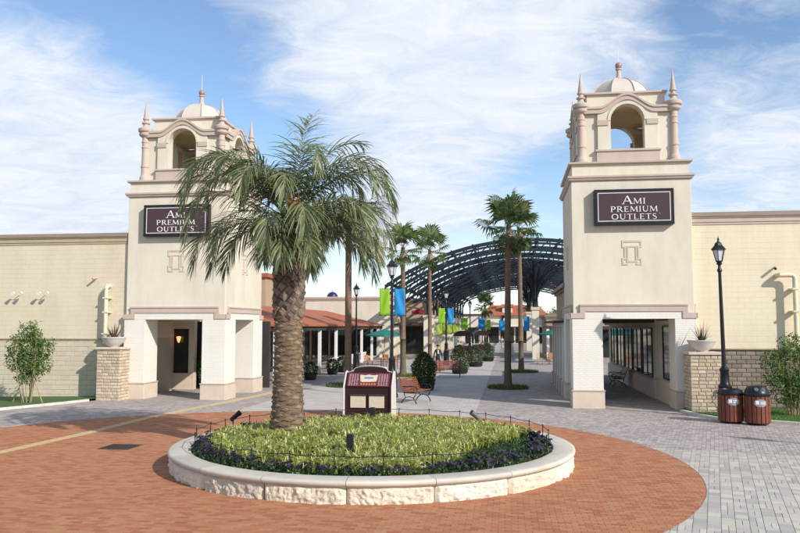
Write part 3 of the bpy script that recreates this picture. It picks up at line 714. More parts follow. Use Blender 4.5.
def big_wall(name, label, u0, u1, v, zb, zdiv, ztop, mup, mstone, mmortar, vis):
    t = thing(name, label, 'wall', W(u0, v), -ANG); L = u1 - u0
    m = MB(); m.box(0, 0, zdiv, L, 8, ztop - .45); m.build('upper_wall', mup, t)
    m = MB(); m.box(0, .02 if u0 < 0 else .03, zb, L, 7.9, zdiv - .001); m.build('wall_core', mmortar, t)
    block_courses(t, 0, L, zb, zdiv - .03, *((.4, .2, mstone, .012) if u0 < 0 else (.33, .155, mstone, .022)), visx=vis, y=.018 if u0 < 0 else .03)
    m = MB(); m.profx([(.3, ztop - .45), (-.03, ztop - .45), (-.03, ztop - .38), (-.06, ztop - .36), (-.06, ztop - .22), (-.10, ztop - .20), (-.10, ztop - .15), (.3, ztop - .15)], 0, L); m.build('cornice', M_pink if u0 > 0 else mat('ochre_cornice', (.46, .37, .24), None, 3, .8), t)
    m = MB(); m.box(0, -.14, ztop - .15, L, 8.05, ztop); m.build('coping', M_brown, t)
    m = MB(); m.box(0, -.045, zdiv - .03, L, .0, zdiv + .02); m.build('ledge', M_brown if u0 > 0 else mat('ochre_ledge', (.42, .34, .22), None, 3, .8), t)
    return t
WR = big_wall('building_wall', 'tall cream block wall above grey brown stone, right of the right tower', 6.63, 26, 29.75, -.1, 2.15, 7.15, M_block, M_stoneR, M_mortarD, (0, 7))
WL = big_wall('building_wall', 'tall beige block wall with floodlights, left of the left tower', -34, -15.9, 30.75, -.5, 2.44, 6.9, M_blockL, M_wallL, mat('pale_mortar', (.47, .41, .32), None, 10, .95, .3), (10.5, 18.1))
def frame_pt(px, py, D):
    x = (px - 400) / 778; z = -(py - 266.5) / 778; p = R(4.337)
    d = Vector((x, math.cos(p) - z * math.sin(p), math.sin(p) + z * math.cos(p))); return Vector((0, 0, 3)) + d * (D / d.y)
def on_plane(px, py, v):                # point of the wall plane v=const seen at a pixel of the photo, as (u, z)
    x = (px - 400) / 778; z = -(py - 266.5) / 778; p = R(4.337)
    d = Vector((x, math.cos(p) - z * math.sin(p), math.sin(p) + z * math.cos(p)))
    vv = d.x * math.sin(ANG) + d.y * math.cos(ANG); q = d * (v / vv)
    return q.x * math.cos(ANG) - q.y * math.sin(ANG), q.z + 3
# floodlights on the left wall
fl0 = None
for i, (px, lab) in enumerate(((-3, 'pair of cream floodlights at the left edge of the beige wall'), (22, 'middle pair of cream floodlights on the beige wall, between two other pairs'), (48, 'pair of cream floodlights on the beige wall nearest the drain pipe'))):
    u, z = on_plane(px, 293, 30.75)
    if fl0 is None:
        fl0 = thing('floodlight', lab, 'floodlight', W(u, 30.75, z), -ANG, 'floodlights on the left wall')
        m = MB(); m.box(-.06, -.06, -.06, .06, .0, .06); m.tube([(0, -.05, 0), (0, -.45, -.03)], .022, 6); m.tube([(-.3, -.45, -.03), (.3, -.45, -.03)], .02, 6); m.build('bracket', M_pipe, fl0)
        for s in (-1, 1):
            m = MB(); m.lathe([(.03, .0), (.07, .05), (.12, .2), (.13, .26), (.001, .25)], 0, 0, 14); o = m.build('lamp_head', M_wht, fl0, smooth=True); o.location = (s * .3, -.42, -.0); o.rotation_euler = (R(105), R(s * 12), 0)
    else: fl0.scale = (.62, .62, .62); copy_tree(fl0, W(u, 30.75, z), -ANG, lab)
# drain pipes
def drain_pipe(label, u, v, ztop, zbot, d, right=False):
    t = thing('drain_pipe', label, 'pipe', W(u, v), -ANG, None)
    r = .085; pts = [(0, .02, ztop), (0, -d * .5, ztop)] + [(0, -d + .14 - .14 * math.sin(R(a)), ztop - .14 + .14 * math.cos(R(a))) for a in range(15, 91, 15)] + [(0, -d, zbot)]
    if right: pts = [(-.5, -d, ztop)] + [(-.14 + .14 * math.sin(R(a)), -d, ztop - .14 + .14 * math.cos(R(a))) for a in range(0, 91, 15)] + [(0, -d, zbot)]; pts = [(-.5, .02, ztop), (-.5, -d + .1, ztop)] + pts
    m = MB(); m.tube(pts, r, 12); m.build('pipe', M_pipe, t, smooth=True)
    for z in (ztop - .5, (ztop + zbot) / 2, zbot + .2):
        m = MB(); m.box(-r - .03, -d - r - .015, z - .03, r + .03, -.001, z + .03); m.build('pipe_clip', M_pipe, t)
u, z = on_plane(107, 286, 30.5); drain_pipe('cream drain pipe on the left beige wall beside the tower', u, 30.75, z, 2.46, .3)
u, z = on_plane(794, 275, 29.5); drain_pipe('cream drain pipe on the right cream wall behind the leafy bush', u, 29.75, z, 2.2, .32, True)
def wall_spout(label, px, py, v):
    u, z = on_plane(px, py, v); t = thing('wall_camera', label, 'wall fixture', W(u, v, z), -ANG)
    m = MB(); m.tube([(0, .0, 0), (0, -.1, 0)], .03, 8); m.build('mount', M_black if px > 400 else M_pink, t); m = MB(); m.tube([(0, -.08, .0), (-.04, -.3, -.05)], .045, 8); m.build('housing', M_black if px > 400 else M_pink, t)
wall_spout('small dark fixture sticking out of the right cream wall', 774, 268, 29.75)
wall_spout('small fixture on the left beige wall above the drain pipe', 97, 278, 30.75)

# ---------------------------------------------------------------- stone pedestals with bowls
def pedestal(label, labelb, loc, w_, h):
    dp = w_ if loc[0] > 0 else .84
    t = thing('stone_pedestal', label, 'pedestal', loc, -ANG, 'stone pedestals beside the towers')
    m = MB(); m.box(.03, .03, -.05, w_ - .03, dp - .03, h - .09); m.build('pedestal_core', M_mortar, t)
    for k, (ox, oy, a) in enumerate(((0, .03, 0), (w_ - .03, 0, R(90)), (w_, dp - .03, R(180)), (.03, dp, R(270)))):
        s = bpy.data.objects.new('stone_face', None); C.objects.link(s); s.parent = t; s.location = (ox, oy, 0); s.rotation_euler = (0, 0, a)
        block_courses(s, .0, w_ if k % 2 == 0 else dp, -.04, h - .10, .26, .125, M_stoneL, .03, keep=300, vary=.35)
    m = MB(); m.box(-.05, -.05, h - .09, w_ + .05, dp + .05, h); m.build('cap_slab', M_pink if False else M_plinth, t, bevel=.012)
    c = Vector(loc) + Matrix.Rotation(-ANG, 3, 'Z') @ Vector((w_ / 2, dp / 2, h))
    b = thing('planter_bowl', labelb, 'planter', c, 0, 'bowl planters on the pedestals')
    m = MB(); m.lathe([(.18, 0), (.2, .03), (.3, .1), (.42, .24), (.48, .36), (.5, .38), (.5, .41), (.46, .41), (.44, .37), (.02, .36)], 0, 0, 28); m.build('bowl', M_bowl, b, smooth=True)
    g = MB()
    for i in range(46):
        az = rnd(0, 6.283); tl_ = rnd(.06, .75) if i % 4 else rnd(.7, 1.1); L = rnd(.5, .95); d = Vector((math.cos(az) * math.sin(tl_), math.sin(az) * math.sin(tl_), math.cos(tl_)))
        p = Vector((math.cos(az) * .07, math.sin(az) * .07, .34)); s = Vector((-math.sin(az), math.cos(az), 0)) * .022; tt = random.random(); prev = (p - s, p + s); nseg = 4
        for k in range(1, nseg + 1):
            f = k / nseg; q = p + d * L * f + Vector((0, 0, -.25 * L * f * f * math.sin(tl_))); ww = 1 - f * .92; cur = (q - s * ww, q + s * ww); g.face([prev[0], prev[1], cur[1], cur[0]], tt); prev = cur
    g.build('spiky_leaves', M_spike, b)
pedestal('buff stone pedestal holding a bowl, beside the right tower', 'pale bowl of bronze spiky leaves on the right pedestal', (10.05, 27.1, 0), 1.02, 2.08)
pedestal('beige stone pedestal holding a bowl, beside the left tower', 'pale bowl of bronze spiky leaves on the left pedestal', (-12.30, 31.73, 0), 1.0, 2.12)

# ---------------------------------------------------------------- round planter
pl = thing('round_planter', 'large round limestone planter wall with smooth coping in the red brick circle', 'planter', (PX, PY, 0))
NS = 18
random.seed(11)
for k in range(NS):
    a0, a1 = 2 * math.pi * k / NS + R(6), 2 * math.pi * (k + 1) / NS + R(6); g = .0014
    m = MB(); N, Mz = 72, 17; off = Vector((k * 3.1, 0, 0))
    for j in range(Mz + 1):
        for i in range(N + 1):
            a = a0 + g + (a1 - a0 - 2 * g) * i / N; z = -.04 + .33 * j / Mz
            e = min(1, min(i, N - i) / 3.5) * min(1, min(j + 1, Mz - j + .5) / 3)
            p = Vector((a * PR, z, k * 2.3)); d = noise.fractal(p * 5, .85, 2.1, 6) * .035 + abs(noise.noise(p * 9)) * .045
            r = PR - .115 + e * (.055 + d); m.v.append((r * math.cos(a), r * math.sin(a), z))
    for j in range(Mz):
        for i in range(N): q = j * (N + 1) + i; m.f.append((q, q + 1, q + N + 2, q + N + 1)); m.t.append(0)
    m.build('rock_faced_stone', M_rock, pl)
    m = MB(); g = .0008
    m.lathe([(PR - .47, .05), (PR - .47, .385), (PR - .46, .398), (PR - .445, .402), (PR - .07, .402), (PR - .03, .396), (PR - .008, .38), (PR, .355), (PR - .006, .325), (PR - .03, .30), (PR - .065, .292), (PR - .09, .27)], 0, 0, 12, 0, a0 + g, a1 - g)
    for v_ in range(len(m.f)): m.f[v_] = tuple(reversed(m.f[v_]))
    m.build('coping_stone', M_cope, pl, smooth=True)
def bedz(r): return .34 + .14 * (1 - (r / 3.95) ** 2)
m = MB(); m.lathe([(3.96, .33), (3.4, bedz(3.4)), (2, bedz(2)), (.01, bedz(0))], 0, 0, 40); m.build('soil', M_soil, pl, smooth='all')
g = MB(); random.seed(21)
BX, BY = -2.66 - PX, 18.35 - PY
def vari_here(x, y):
    r = math.hypot(x, y)
    if r > 3.85: return False
    lim = 3.6 + .12 * math.sin(3 * math.atan2(y, x)); a = math.degrees(math.atan2(y, x))
    if -75 < a < 10: lim -= .9 * math.cos(R((a + 28) * 1.9)) if abs(a + 28) < 47 else 0
    return r < lim
for _ in range(2200):
    a = rnd(0, 6.283); r = 3.9 * math.sqrt(random.random()); x, y = r * math.cos(a), r * math.sin(a)
    if not vari_here(x, y) or math.hypot(x - BX, y - BY) < .5: continue
    if math.hypot(x - BX, y - BY) < .95 and random.random() < .5: continue
    z0 = bedz(r); nb = random.randint(14, 22); sz = rnd(.75, 1.35)
    for i in range(nb):
        az = rnd(0, 6.283); L = rnd(.14, .30) * sz; lean = rnd(.1, 1.25); w_ = rnd(.007, .014); s = Vector((-math.sin(az), math.cos(az), 0)) * w_
        p0 = Vector((x + rnd(-.04, .04), y + rnd(-.04, .04), z0)); d = Vector((math.cos(az), math.sin(az), 0)); tt = random.random()
        p1 = p0 + d * L * .35 * lean + Vector((0, 0, L * .72)); p2 = p0 + d * L * (.55 + .5 * lean) + Vector((0, 0, L * (1.0 - .42 * lean)))
        g.face([p0 - s, p0 + s, p1 + s, p1 - s], tt); g.face([p1 - s, p1 + s, p2], tt)
o = g.build('variegated_grass', M_vari, kind='stuff', loc=(PX, PY, 0)); tag(o, 'yellow green striped grass plants filling the round planter', 'plants')
g = MB(); h = MB()
for _ in range(4200):
    a = rnd(0, 6.283); r = rnd(2.6, 3.93) ; x, y = r * math.cos(a), r * math.sin(a)
    if vari_here(x, y): continue
    z = bedz(r); edge = r > 3.5 + .08 * math.sin(9 * a)
    for i in range(9):
        d = rdir(); d.z = abs(d.z) + .3; p = Vector((x + rnd(-.05, .05), y + rnd(-.05, .05), z + rnd(0, .10 if edge else .05))); g.leaf(p, d, rdir(), rnd(.04, .08), .03, random.random())
    if edge and random.random() < .8:
        c = Vector((x, y, z + rnd(.11, .21))); tt = random.random(); nrm = (Vector((x, y, 0)).normalized() * rnd(.1, .9) + Vector((rnd(-.5, .5), rnd(-.5, .5), rnd(.3, 1)))).normalized(); a_ = nrm.orthogonal().normalized(); b_ = nrm.cross(a_)
        for k in range(5):
            q = 2 * math.pi * k / 5 + rnd(-.2, .2); dd = a_ * math.cos(q) + b_ * math.sin(q); h.leaf(c, dd + nrm * rnd(.05, .5), nrm, rnd(.04, .055), .05, (tt + rnd(-.1, .1)) % 1)
tag(g.build('pansy_leaves', M_dgreen, kind='stuff', loc=(PX, PY, 0)), 'dark green low foliage around the edge of the round planter', 'plants')
tag(h.build('pansies', M_pansy, kind='stuff', loc=(PX, PY, 0)), 'dark purple pansies ringing the edge of the round planter', 'flowers')
# low wire fence
wf = thing('planter_fence', 'low black wire fence standing round the flower bed', 'fence', (PX, PY, 0))
RF = 3.86; post = None; NP = 28
for k in range(NP):
    a = 2 * math.pi * (k + .35) / NP
    if post is None:
        m = MB(); m.tube([(0, 0, .3), (0, 0, .73)], .011, 6); m.ball((0, 0, .745), .017, 8); post = m.build('post', M_black, wf); o = post
    else: o = link_copy(post, wf)
    o.location = (RF * math.cos(a), RF * math.sin(a), rnd(-.012, .012)); o.rotation_euler = (rnd(-.05, .05), rnd(-.05, .05), 0)
m = MB(); pts = []
for k in range(NP * 4):
    a = 2 * math.pi * (k / 4 + .35) / NP; s = (k % 4) / 4; sag = -.022 * (1 - (2 * s - 1) ** 2); pts.append((RF * math.cos(a), RF * math.sin(a), .725 + sag))
m.tube(pts, .0075, 5, closed=True); m.build('rail', M_black, wf)
# ground spotlights in the bed
def spot(label, px, py, h_, kind, aim=0):
    p = frame_pt(px, py, 1); dirv = p - Vector((0, 0, 3)); t_ = (h_ - 3) / dirv.z; q = Vector((0, 0, 3)) + dirv * t_
    s = thing('garden_spotlight', label, 'spotlight', (q.x, q.y, .50 if kind == 'box' else .42), aim, 'spotlights in the planter')
    if kind == 'box':
        m = MB(); m.box(-.07, -.06, .08, .07, .06, .42); m.build('housing', M_black, s, bevel=.015); m = MB(); m.tube([(0, 0, -.1), (0, 0, .08)], .02, 8); m.build('stake', M_black, s)
        m = MB(); m.box(-.05, .061, .16, .05, .066, .38); m.build('lens', M_glass, s)
    else:
        m = MB(); m.tube([(0, 0, -.1), (0, 0, .2)], .015, 8); m.build('stake', M_black, s)
        m = MB(); m.lathe([(.02, -.02), (.055, .0), (.06, .22), (.07, .23), (.07, .3), (.06, .3), (.055, .26), (.001, .26)], 0, 0, 16); o = m.build('housing', mat('grey_metal', (.28, .29, .31), None, 6, .3, metal=.8) if kind == 'grey' else M_black, s, smooth=True); o.location = (.06, 0, .2); o.rotation_euler = (R(18), R(-48), 0)
spot('black box spotlight in the planter in front of the map stand', 372.5, 424, .5, 'box')
spot('black box spotlight standing nearest the front of the planter', 350, 456, .5, 'box')
spot('silver cylinder spotlight tilted up near the right back of the planter', 477, 424, .5, 'grey')
spot('dark round spotlight left of the palm in the planter', 233, 424, .52, 'dark', R(160))

# ---------------------------------------------------------------- palms
def frond(parent, base, az, el, L, curl, npair=60, leaf=.5, droop=.9, seg=22, roll=0.0, mt=None, bare=.12, rr=.018):
    """feather leaf: arching rachis and pairs of hanging leaflets, one part"""
    m = MB(); pts = []; p = Vector(base); e = el; side = Vector((-math.sin(az), math.cos(az), 0)); swing = rnd(-.25, .25)
    for i in range(seg + 1):
        t = i / seg; pts.append(p.copy()); a2 = az + swing * t * t
        d = Vector((math.cos(a2) * math.cos(e), math.sin(a2) * math.cos(e), math.sin(e))); p = p + d * (L / seg); e -= curl * (.1 + 2.1 * t ** 1.3) / seg
        e = max(e, -1.45)
    rads = [rr * (1 - .85 * i / seg) for i in range(seg + 1)]
    tints = random.random()
    for i in range(npair):
        t = bare + (1 - bare) * (i + .5) / npair; f = t * seg; k = min(seg - 1, int(f)); q = pts[k].lerp(pts[k + 1], f - k); d = (pts[k + 1] - pts[k]).normalized()
        sd = d.cross(Vector((0, 0, 1)));
        if sd.length < .1: sd = side.copy()
        sd.normalize(); up = sd.cross(d)
        ll = leaf * (.5 + .9 * math.sin(math.pi * min(1, (t * .93 + .05)) ** .8)) * rnd(.8, 1.12)
        for s in (-1, 1):
            out = (sd * s * rnd(.5, .95) * (1.1 - .5 * t) + d * rnd(.5, .85) * (.8 + .6 * t) + up * rnd(-.1, .55)).normalized(); wv = d.cross(out).cross(out).normalized() * -1
            wv = (d - out * d.dot(out)).normalized() * rnd(.011, .018)
            a = q; tt = (tints * .4 + random.random() * .6) % 1; prev = (a - wv * .6, a + wv * .6); dirn = out; S = 4
            dr = droop * rnd(.7, 1.9)
            for j in range(1, S + 1):
                dirn = (dirn + Vector((0, 0, -1)) * dr / S).normalized(); a = a + dirn * ll / S; ww = (1.0, 1.0, .75, .12)[j - 1]; cur = (a - wv * ww, a + wv * ww)
                m.face([prev[0], prev[1], cur[1], cur[0]], tt); prev = cur
    m.tube(pts, rads, 5, .9)
    return m.build('frond', mt or M_frond, parent)
def feather_palm(name, label, loc, zt, r0, fr, boots=True, group=None, seed=1, upper=None):
    random.seed(seed)
    t = thing(name, label, 'palm tree', loc, 0, group)
    if boots:
        m = MB(); prof = [(r0 * 1.14, 0), (r0 * 1.07, .25), (r0 * .98, .7), (r0 * .9, 1.4), (r0 * .86, zt * .55), (r0 * .84, zt * .72), (r0 * .88, zt * .85), (r0 * .8, zt), (.1, zt + .25)]
        m.lathe(prof, 0, 0, 28); tk = m.build('trunk', M_bark, t, smooth='all')
        def rad(z):
            for (a, z0), (b, z1) in zip(prof[:-1], prof[1:]):
                if z0 <= z <= z1: return a + (b - a) * (z - z0) / max(1e-6, z1 - z0)
            return prof[-2][0]
        # old leaf bases in a spiral: flat scars low down, larger pointed stubs near the crown
        def scar(w_, h_, d_):
            q = MB(); q.v = [(-w_, 0, -h_ * .2), (0, 0, -h_), (w_, 0, -h_ * .2), (0, 0, h_), (-w_ * .62, -d_ * .8, 0), (0, -d_, -h_ * .42), (w_ * .62, -d_ * .8, 0), (0, -d_ * 1.15, h_ * .35)]
            q.f = [(0, 1, 5, 4), (1, 2, 6, 5), (2, 3, 7, 6), (3, 0, 4, 7), (4, 5, 6, 7)]; q.t = [0] * 5; return q
        protos = [scar(.105, .05, .032).build('leaf_base', M_boot, tk), scar(.10, .10, .075).build('leaf_base', M_boot2, tk)]
        used = [False, False]; n = 0; ga = math.pi * (3 - math.sqrt(5)); z = .06; zb = zt * .58
        while z < zt + .1 and n < 299:
            up = z > zb; k = 1 if up else 0; o = protos[k] if not used[k] else link_copy(protos[k], tk); used[k] = True
            a = n * ga; r = rad(z) + .0
            o.location = (r * math.cos(a) * .985, r * math.sin(a) * .985, z); s = rnd(.9, 1.15) * (1 + .25 * max(0, (z - zb) / (zt - zb))) * (1 if up else .95 + .35 * r0 / .4 * (z < .5))
            o.scale = (s * (1.25 if not up else 1.1), s, s * (1.0 if not up else 1.25)); o.rotation_euler = (R(-16 if up else -4) + rnd(-.08, .08), 0, a + math.pi / 2); n += 1
            z += (zt + .1) / 299 * (1.0 if not up else 1.05)
    else:
        m = MB(); m.lathe([(r0 * 1.25, 0), (r0 * 1.05, .4), (r0, 1.5), (r0 * .95, zt * .6), (r0 * .9, zt), (.05, zt + .2)], 0, 0, 16); m.build('trunk', upper or M_trunk, t, smooth='all')
    for (az, el, L, curl, lf, npair) in fr: frond(t, (math.cos(az) * r0 * .35, math.sin(az) * r0 * .35, zt + .1 + .3 * max(0, math.sin(el)) + rnd(-.15, .1)), az, el, L, curl, npair, lf)
    return t
random.seed(5)
fr = []
# hand placed for the outline: (azimuth from +x, elevation, length, curl)
D_ = math.radians
for az, el, L, cu in ((62, 84, 3.0, .7), (30, 70, 3.1, 1.4), (140, 68, 3.0, 1.8), (172, 66, 4.2, 3.0), (186, 60, 4.3, 3.1), (160, 56, 3.9, 3.0), (178, 50, 4.0, 3.1), (198, 34, 3.7, 2.9), (190, 8, 3.0, 2.2), (212, 56, 3.6, 3.0),
                      (8, 66, 4.0, 3.0), (-6, 60, 4.0, 3.1), (18, 54, 3.8, 3.0), (0, 48, 3.7, 3.0), (-16, 34, 3.4, 2.9), (4, 26, 3.3, 2.8), (-28, 52, 3.6, 3.1), (-8, 6, 2.9, 2.2), (-38, 28, 3.1, 2.8), (14, 2, 2.8, 2.0),
                      (100, 62, 3.4, 2.6), (50, 60, 3.5, 2.7), (-60, 68, 3.1, 3.0), (-130, 70, 3.4, 2.9), (130, 56, 3.5, 2.8),
                      (-92, 56, 2.5, 3.2), (-118, 52, 2.9, 3.1), (-140, 44, 3.1, 3.0),
                      (-72, 24, 2.2, 2.8), (-104, 14, 2.1, 2.6), (-88, -8, 1.7, 1.6), (-64, -14, 1.7, 1.4), (-112, -16, 1.7, 1.4), (-150, 14, 2.7, 2.6), (-24, 14, 2.7, 2.6), (172, 14, 3.0, 2.6),
                      (75, 34, 2.9, 2.8), (110, 24, 2.8, 2.7), (80, 0, 2.3, 1.8), (150, 4, 2.7, 2.0), (35, 10, 2.7, 2.2)):
    fr.append((D_(az + rnd(-5, 5)), D_(el), L * rnd(.82, .93), cu * rnd(1.0, 1.15), rnd(.56, .74), 54))
bp = feather_palm('feather_palm', 'big drooping feather palm with thick scarred trunk growing in the round planter', (-2.62, 18.35, .42), 4.85, .37, fr, True, seed=9)
random.seed(12); m = MB()
for i in range(90):
    a = rnd(0, 6.283); m.ball((.14 + rnd(-.14, .14), -.45 + rnd(-.08, .08), 5.35 + rnd(-.28, .25)), rnd(.018, .03), 6)
for i in range(12): m.tube([(0, -.2, 5.0), (.12 + rnd(-.14, .14), -.42, 5.3 + rnd(-.2, .25))], .01, 4)
m.build('fruit_cluster', M_orange, bp)
random.seed(31); fr = []
for i in range(40):
    el = random.choice((70, 55, 40, 25, 10, -5, 60, 48)); fr.append((i * 2.39996, D_(el + rnd(-6, 6)), rnd(2.6, 3.3), rnd(1.9, 2.7), rnd(.5, .62), 44))
feather_palm('feather_palm', 'tall slender feather palm on a grass patch behind the big palm', (-2.59, 39.03, 0), 7.4, .17, fr, False, seed=4, upper=M_trunk)
def fan_leaf_mesh(seed, mt):
    random.seed(seed); m = MB(); n = 20; Rr = 1.0
    for k in range(n):
        a = R(-125 + 250 * k / (n - 1)); L = Rr * (1 - .25 * abs(k - (n - 1) / 2) / n) * rnd(.88, 1.08); d = Vector((math.cos(a), math.sin(a), .18)).normalized(); s = Vector((-math.sin(a), math.cos(a), 0)) * .058; tt = random.random()
        p1 = d * L * .6; dr = rnd(.15, .5); p2 = p1 + Vector((d.x * .3, d.y * .3, -dr)) * L * .75; m.face([(0, 0, 0), p1 - s + Vector((0, 0, .02)), p2, p1 + s], tt)
    m.tube([(-1.0, 0, .12), (-.5, 0, .06), (0, 0, 0)], .018, 4, .3)
    for i, v in enumerate(m.v): m.v[i] = (v[0] + 1.0, v[1], v[2] - .12)
    return m.build('fan_leaf', mt)
def fan_palm(label, loc, h, r0, cr, n=34, dark=0.0, lean=0.0, ox=0.0):
    t = thing('fan_palm', label, 'palm tree', loc, 0, 'fan palms along the street')
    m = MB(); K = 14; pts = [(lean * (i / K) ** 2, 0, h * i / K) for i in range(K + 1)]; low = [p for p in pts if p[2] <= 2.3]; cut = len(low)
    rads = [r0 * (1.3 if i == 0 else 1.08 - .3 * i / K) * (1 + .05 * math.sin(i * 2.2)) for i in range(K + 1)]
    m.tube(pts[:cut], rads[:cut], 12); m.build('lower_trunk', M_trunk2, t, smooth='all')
    m = MB(); m.tube(pts[cut - 1:], [x * .97 for x in rads[cut - 1:]], 12); m.build('trunk', M_trunk, t, smooth='all')
    protos = [fan_leaf_mesh(k + int(h * 10), M_fan) for k in range(3)]; used = [0, 0, 0]; random.seed(int(h * 100))
    for i in range(n):
        k = i % 3; o = protos[k] if not used[k] else link_copy(protos[k]); used[k] = 1; o.parent = t
        f = i / n; el = 80 - 150 * f ** 1.1 + rnd(-8, 8); s = cr * .66 * rnd(.8, 1.15) * (1 if el > -20 else .75)
        o.location = (lean + rnd(-.05, .05), rnd(-.05, .05), h - .35 * f + rnd(-.05, .05)); o.rotation_euler = (rnd(-.3, .3), -R(el), i * 2.39996 + rnd(-.2, .2)); o.scale = (s, s, s)
    if True:
        random.seed(3); m = MB()
        for i in range(30): a = rnd(0, 6.28); m.leaf(Vector((lean, 0, h - .3)) + Vector((math.cos(a), math.sin(a), 0)) * r0 * .8, Vector((math.cos(a) * .35, math.sin(a) * .35, -1)), Vector((math.cos(a), math.sin(a), 0)), rnd(.6, 1.0), .15, random.random())
        m.build('dead_leaf_skirt', mat('dry_leaf', (.28, .21, .12), None, 8, .9), t)
    return t
fan_palm('nearer of the two tall fan palms standing together in mid street', (5.20, 37.79, 0), 7.9, .165, 1.5, 20, lean=.12)
fan_palm('farther and taller of the two fan palms together in mid street', (7.85, 50.71, 0), 9.4, .165, 1.45, 19, lean=-.05)
fan_palm('fan palm behind the lamp with the large lime and blue banners', (.18, 46.71, 0), 7.7, .165, 1.35, 18)
fan_palm('fan palm on the left of the street just in front of the steel canopy', (2.03, 52.98, 0), 8.2, .14, 1.6, 17)
fan_palm('small far fan palm left of the tiled roof building', W(-3.2, 104), 5.6, .2, 1.6, 22)
fan_palm('small far fan palm right of the tiled roof building', W(2.6, 104), 5.6, .2, 1.6, 22)
# grass rings at palm feet
def tuft_ring(loc, r, label):
    m = MB()
    for _ in range(int(1500 * r)):
        a = rnd(0, 6.283); q = r * math.sqrt(random.random()); x, y = q * math.cos(a), q * math.sin(a); h = rnd(.08, .22); b = rnd(0, 3.14); c, s = math.cos(b) * .015, math.sin(b) * .015
        m.face([(x - c, y - s, 0), (x + c, y + s, 0), (x + rnd(-.06, .06), y + rnd(-.06, .06), h)], random.random())
    m.lathe([(r, -.005), (r * .9, .04), (.01, .05)], 0, 0, 20, .2)
    tag(m.build('grass_patch', mat('dull_grass', (.09, .12, .03), None, 20, .8, trans=.3, tint=[(.07, .10, .02), (.13, .16, .035), (.19, .21, .06)]), kind='stuff', loc=loc), label, 'grass')
tuft_ring((5.20, 37.79, 0), 1.0, 'round grass patch at the foot of the nearer mid street palm'); tuft_ring((7.85, 50.71, 0), 1.1, 'grass patch at the foot of the farther mid street palm'); tuft_ring((-2.59, 39.03, 0), 1.1, 'grass patch at the foot of the slender feather palm'); tuft_ring((.18, 46.71, 0), 1.0, 'grass patch at the foot of the palm behind the bannered lamp'); tuft_ring((2.03, 52.98, 0), 1.0, 'grass patch at the foot of the palm before the canopy')

# ---------------------------------------------------------------- shrubs
def leafy_tree(label, loc, h, spread, stems, lobes, nleaf, lsz, mt, name='leafy_shrub', cat='shrub', stakes=True, seed=1, smat=None):
    random.seed(seed); t = thing(name, label, cat, loc)
    m = MB(); tips = []
    for i in range(stems):
        a = rnd(0, 6.283); b = Vector((math.cos(a) * rnd(.02, spread * .3), math.sin(a) * rnd(.02, spread * .3), 0)); hh = h * rnd(.6, .95); tip = b + Vector((math.cos(a) * spread * rnd(.2, .7), math.sin(a) * spread * rnd(.2, .7), hh))
        mid = b.lerp(tip, .5) + Vector((rnd(-.08, .08), rnd(-.08, .08), 0)); m.tube([b, mid, tip], [.02, .014, .005], 5); tips.append((b, mid, tip))
    m.build('stems', smat or M_stem, t)
    m = MB()
    for i in range(nleaf):
        (cx, cy, cz, rx, rz) = random.choices(lobes, [q[3] ** 2 * q[4] for q in lobes])[0]; d = rdir() * (random.random() ** .45); p = Vector((cx + d.x * rx, cy + d.y * rx, cz + d.z * rz))
        if noise.noise(p * 3.2 + Vector((seed * 3, 0, 0))) < -.14: continue
        dd = rdir(); dd.z -= .35; m.leaf(p, dd, rdir(), lsz * rnd(.7, 1.3), lsz * .32, random.random())
    m.build('crown', mt, t)
    if stakes:
        for s in ((-.45, .1), (.5, -.2)):
            m = MB(); m.tube([(s[0] * 1.6, s[1] * 2, 0), (s[0] * -.1, 0, 1.7)], .022, 6); m.build('support_stake', M_stem, t)
leafy_tree('light green multi stemmed shrub with stakes against the left beige wall', (-14.35, 30.3, -.08), 3.2, .75, 16, [(0, 0, 2.9, .42, .45), (-.35, 0, 2.3, .55, .5), (.35, 0, 2.35, .6, .5), (-.45, 0, 1.75, .5, .45), (.3, 0, 1.65, .6, .5), (-.1, .1, 1.2, .5, .4)], 5200, .14, M_leafy, seed=3)
leafy_tree('light green leafy shrub against the right stone wall at the frame edge', (13.0, 26.0, .02), 2.8, .9, 16, [(0, 0, 2.3, .5, .45), (-.5, 0, 1.8, .55, .5), (.5, 0, 1.9, .65, .5), (-.35, 0, 1.2, .6, .5), (.3, 0, 1.2, .75, .6), (0, 0, .7, .6, .45)], 7000, .13, M_leafy, stakes=False, seed=8)
def potted_shrub(label, loc, w_, h, nleaf, fl=0, group='potted shrubs in the street', pot=M_black, ps=.0):
    random.seed(int(loc[1] * 10)); t = thing('potted_shrub', label, 'potted plant', loc, 0, group); ph = .3 if h > 1 else .34
    m = MB(); r = w_ * .36; m.lathe([(r * .8, 0), (r, ph * .2), (r * 1.05, ph), (r * .95, ph), (.01, ph - .04)], 0, 0, 16); m.build('pot', pot, t, smooth=True)
    m = MB()
    m.tube([(0, 0, ph - .05), (.02, 0, h * .6)], [.03, .012], 6, .1)
    f = MB()
    for i in range(int(nleaf * 1.7)):
        z = ph * .8 + (h - ph * .8) * random.random(); q = (z - ph * .8) / (h - ph * .8); rr = w_ / 2 * (math.sin(math.pi * min(1, .18 + q * .82)) ** .55) * (1 - .25 * q) * math.sqrt(rnd(.08, 1)) * (1 + .14 * math.sin(7 * q + 3)); a = rnd(0, 6.283)
        p = Vector((rr * math.cos(a), rr * math.sin(a), z)); d = rdir() + Vector((math.cos(a), math.sin(a), .2))
        m.leaf(p, d, rdir(), rnd(.07, .14), .05, random.random())
        if fl and q > .45 and random.random() < fl: f.leaf(p * 1.03, rdir(), rdir(), rnd(.05, .09), .06, random.random())
    m.build('foliage', M_dgreen, t)
    if f.v: f.build('blossom', M_pink_fl, t)
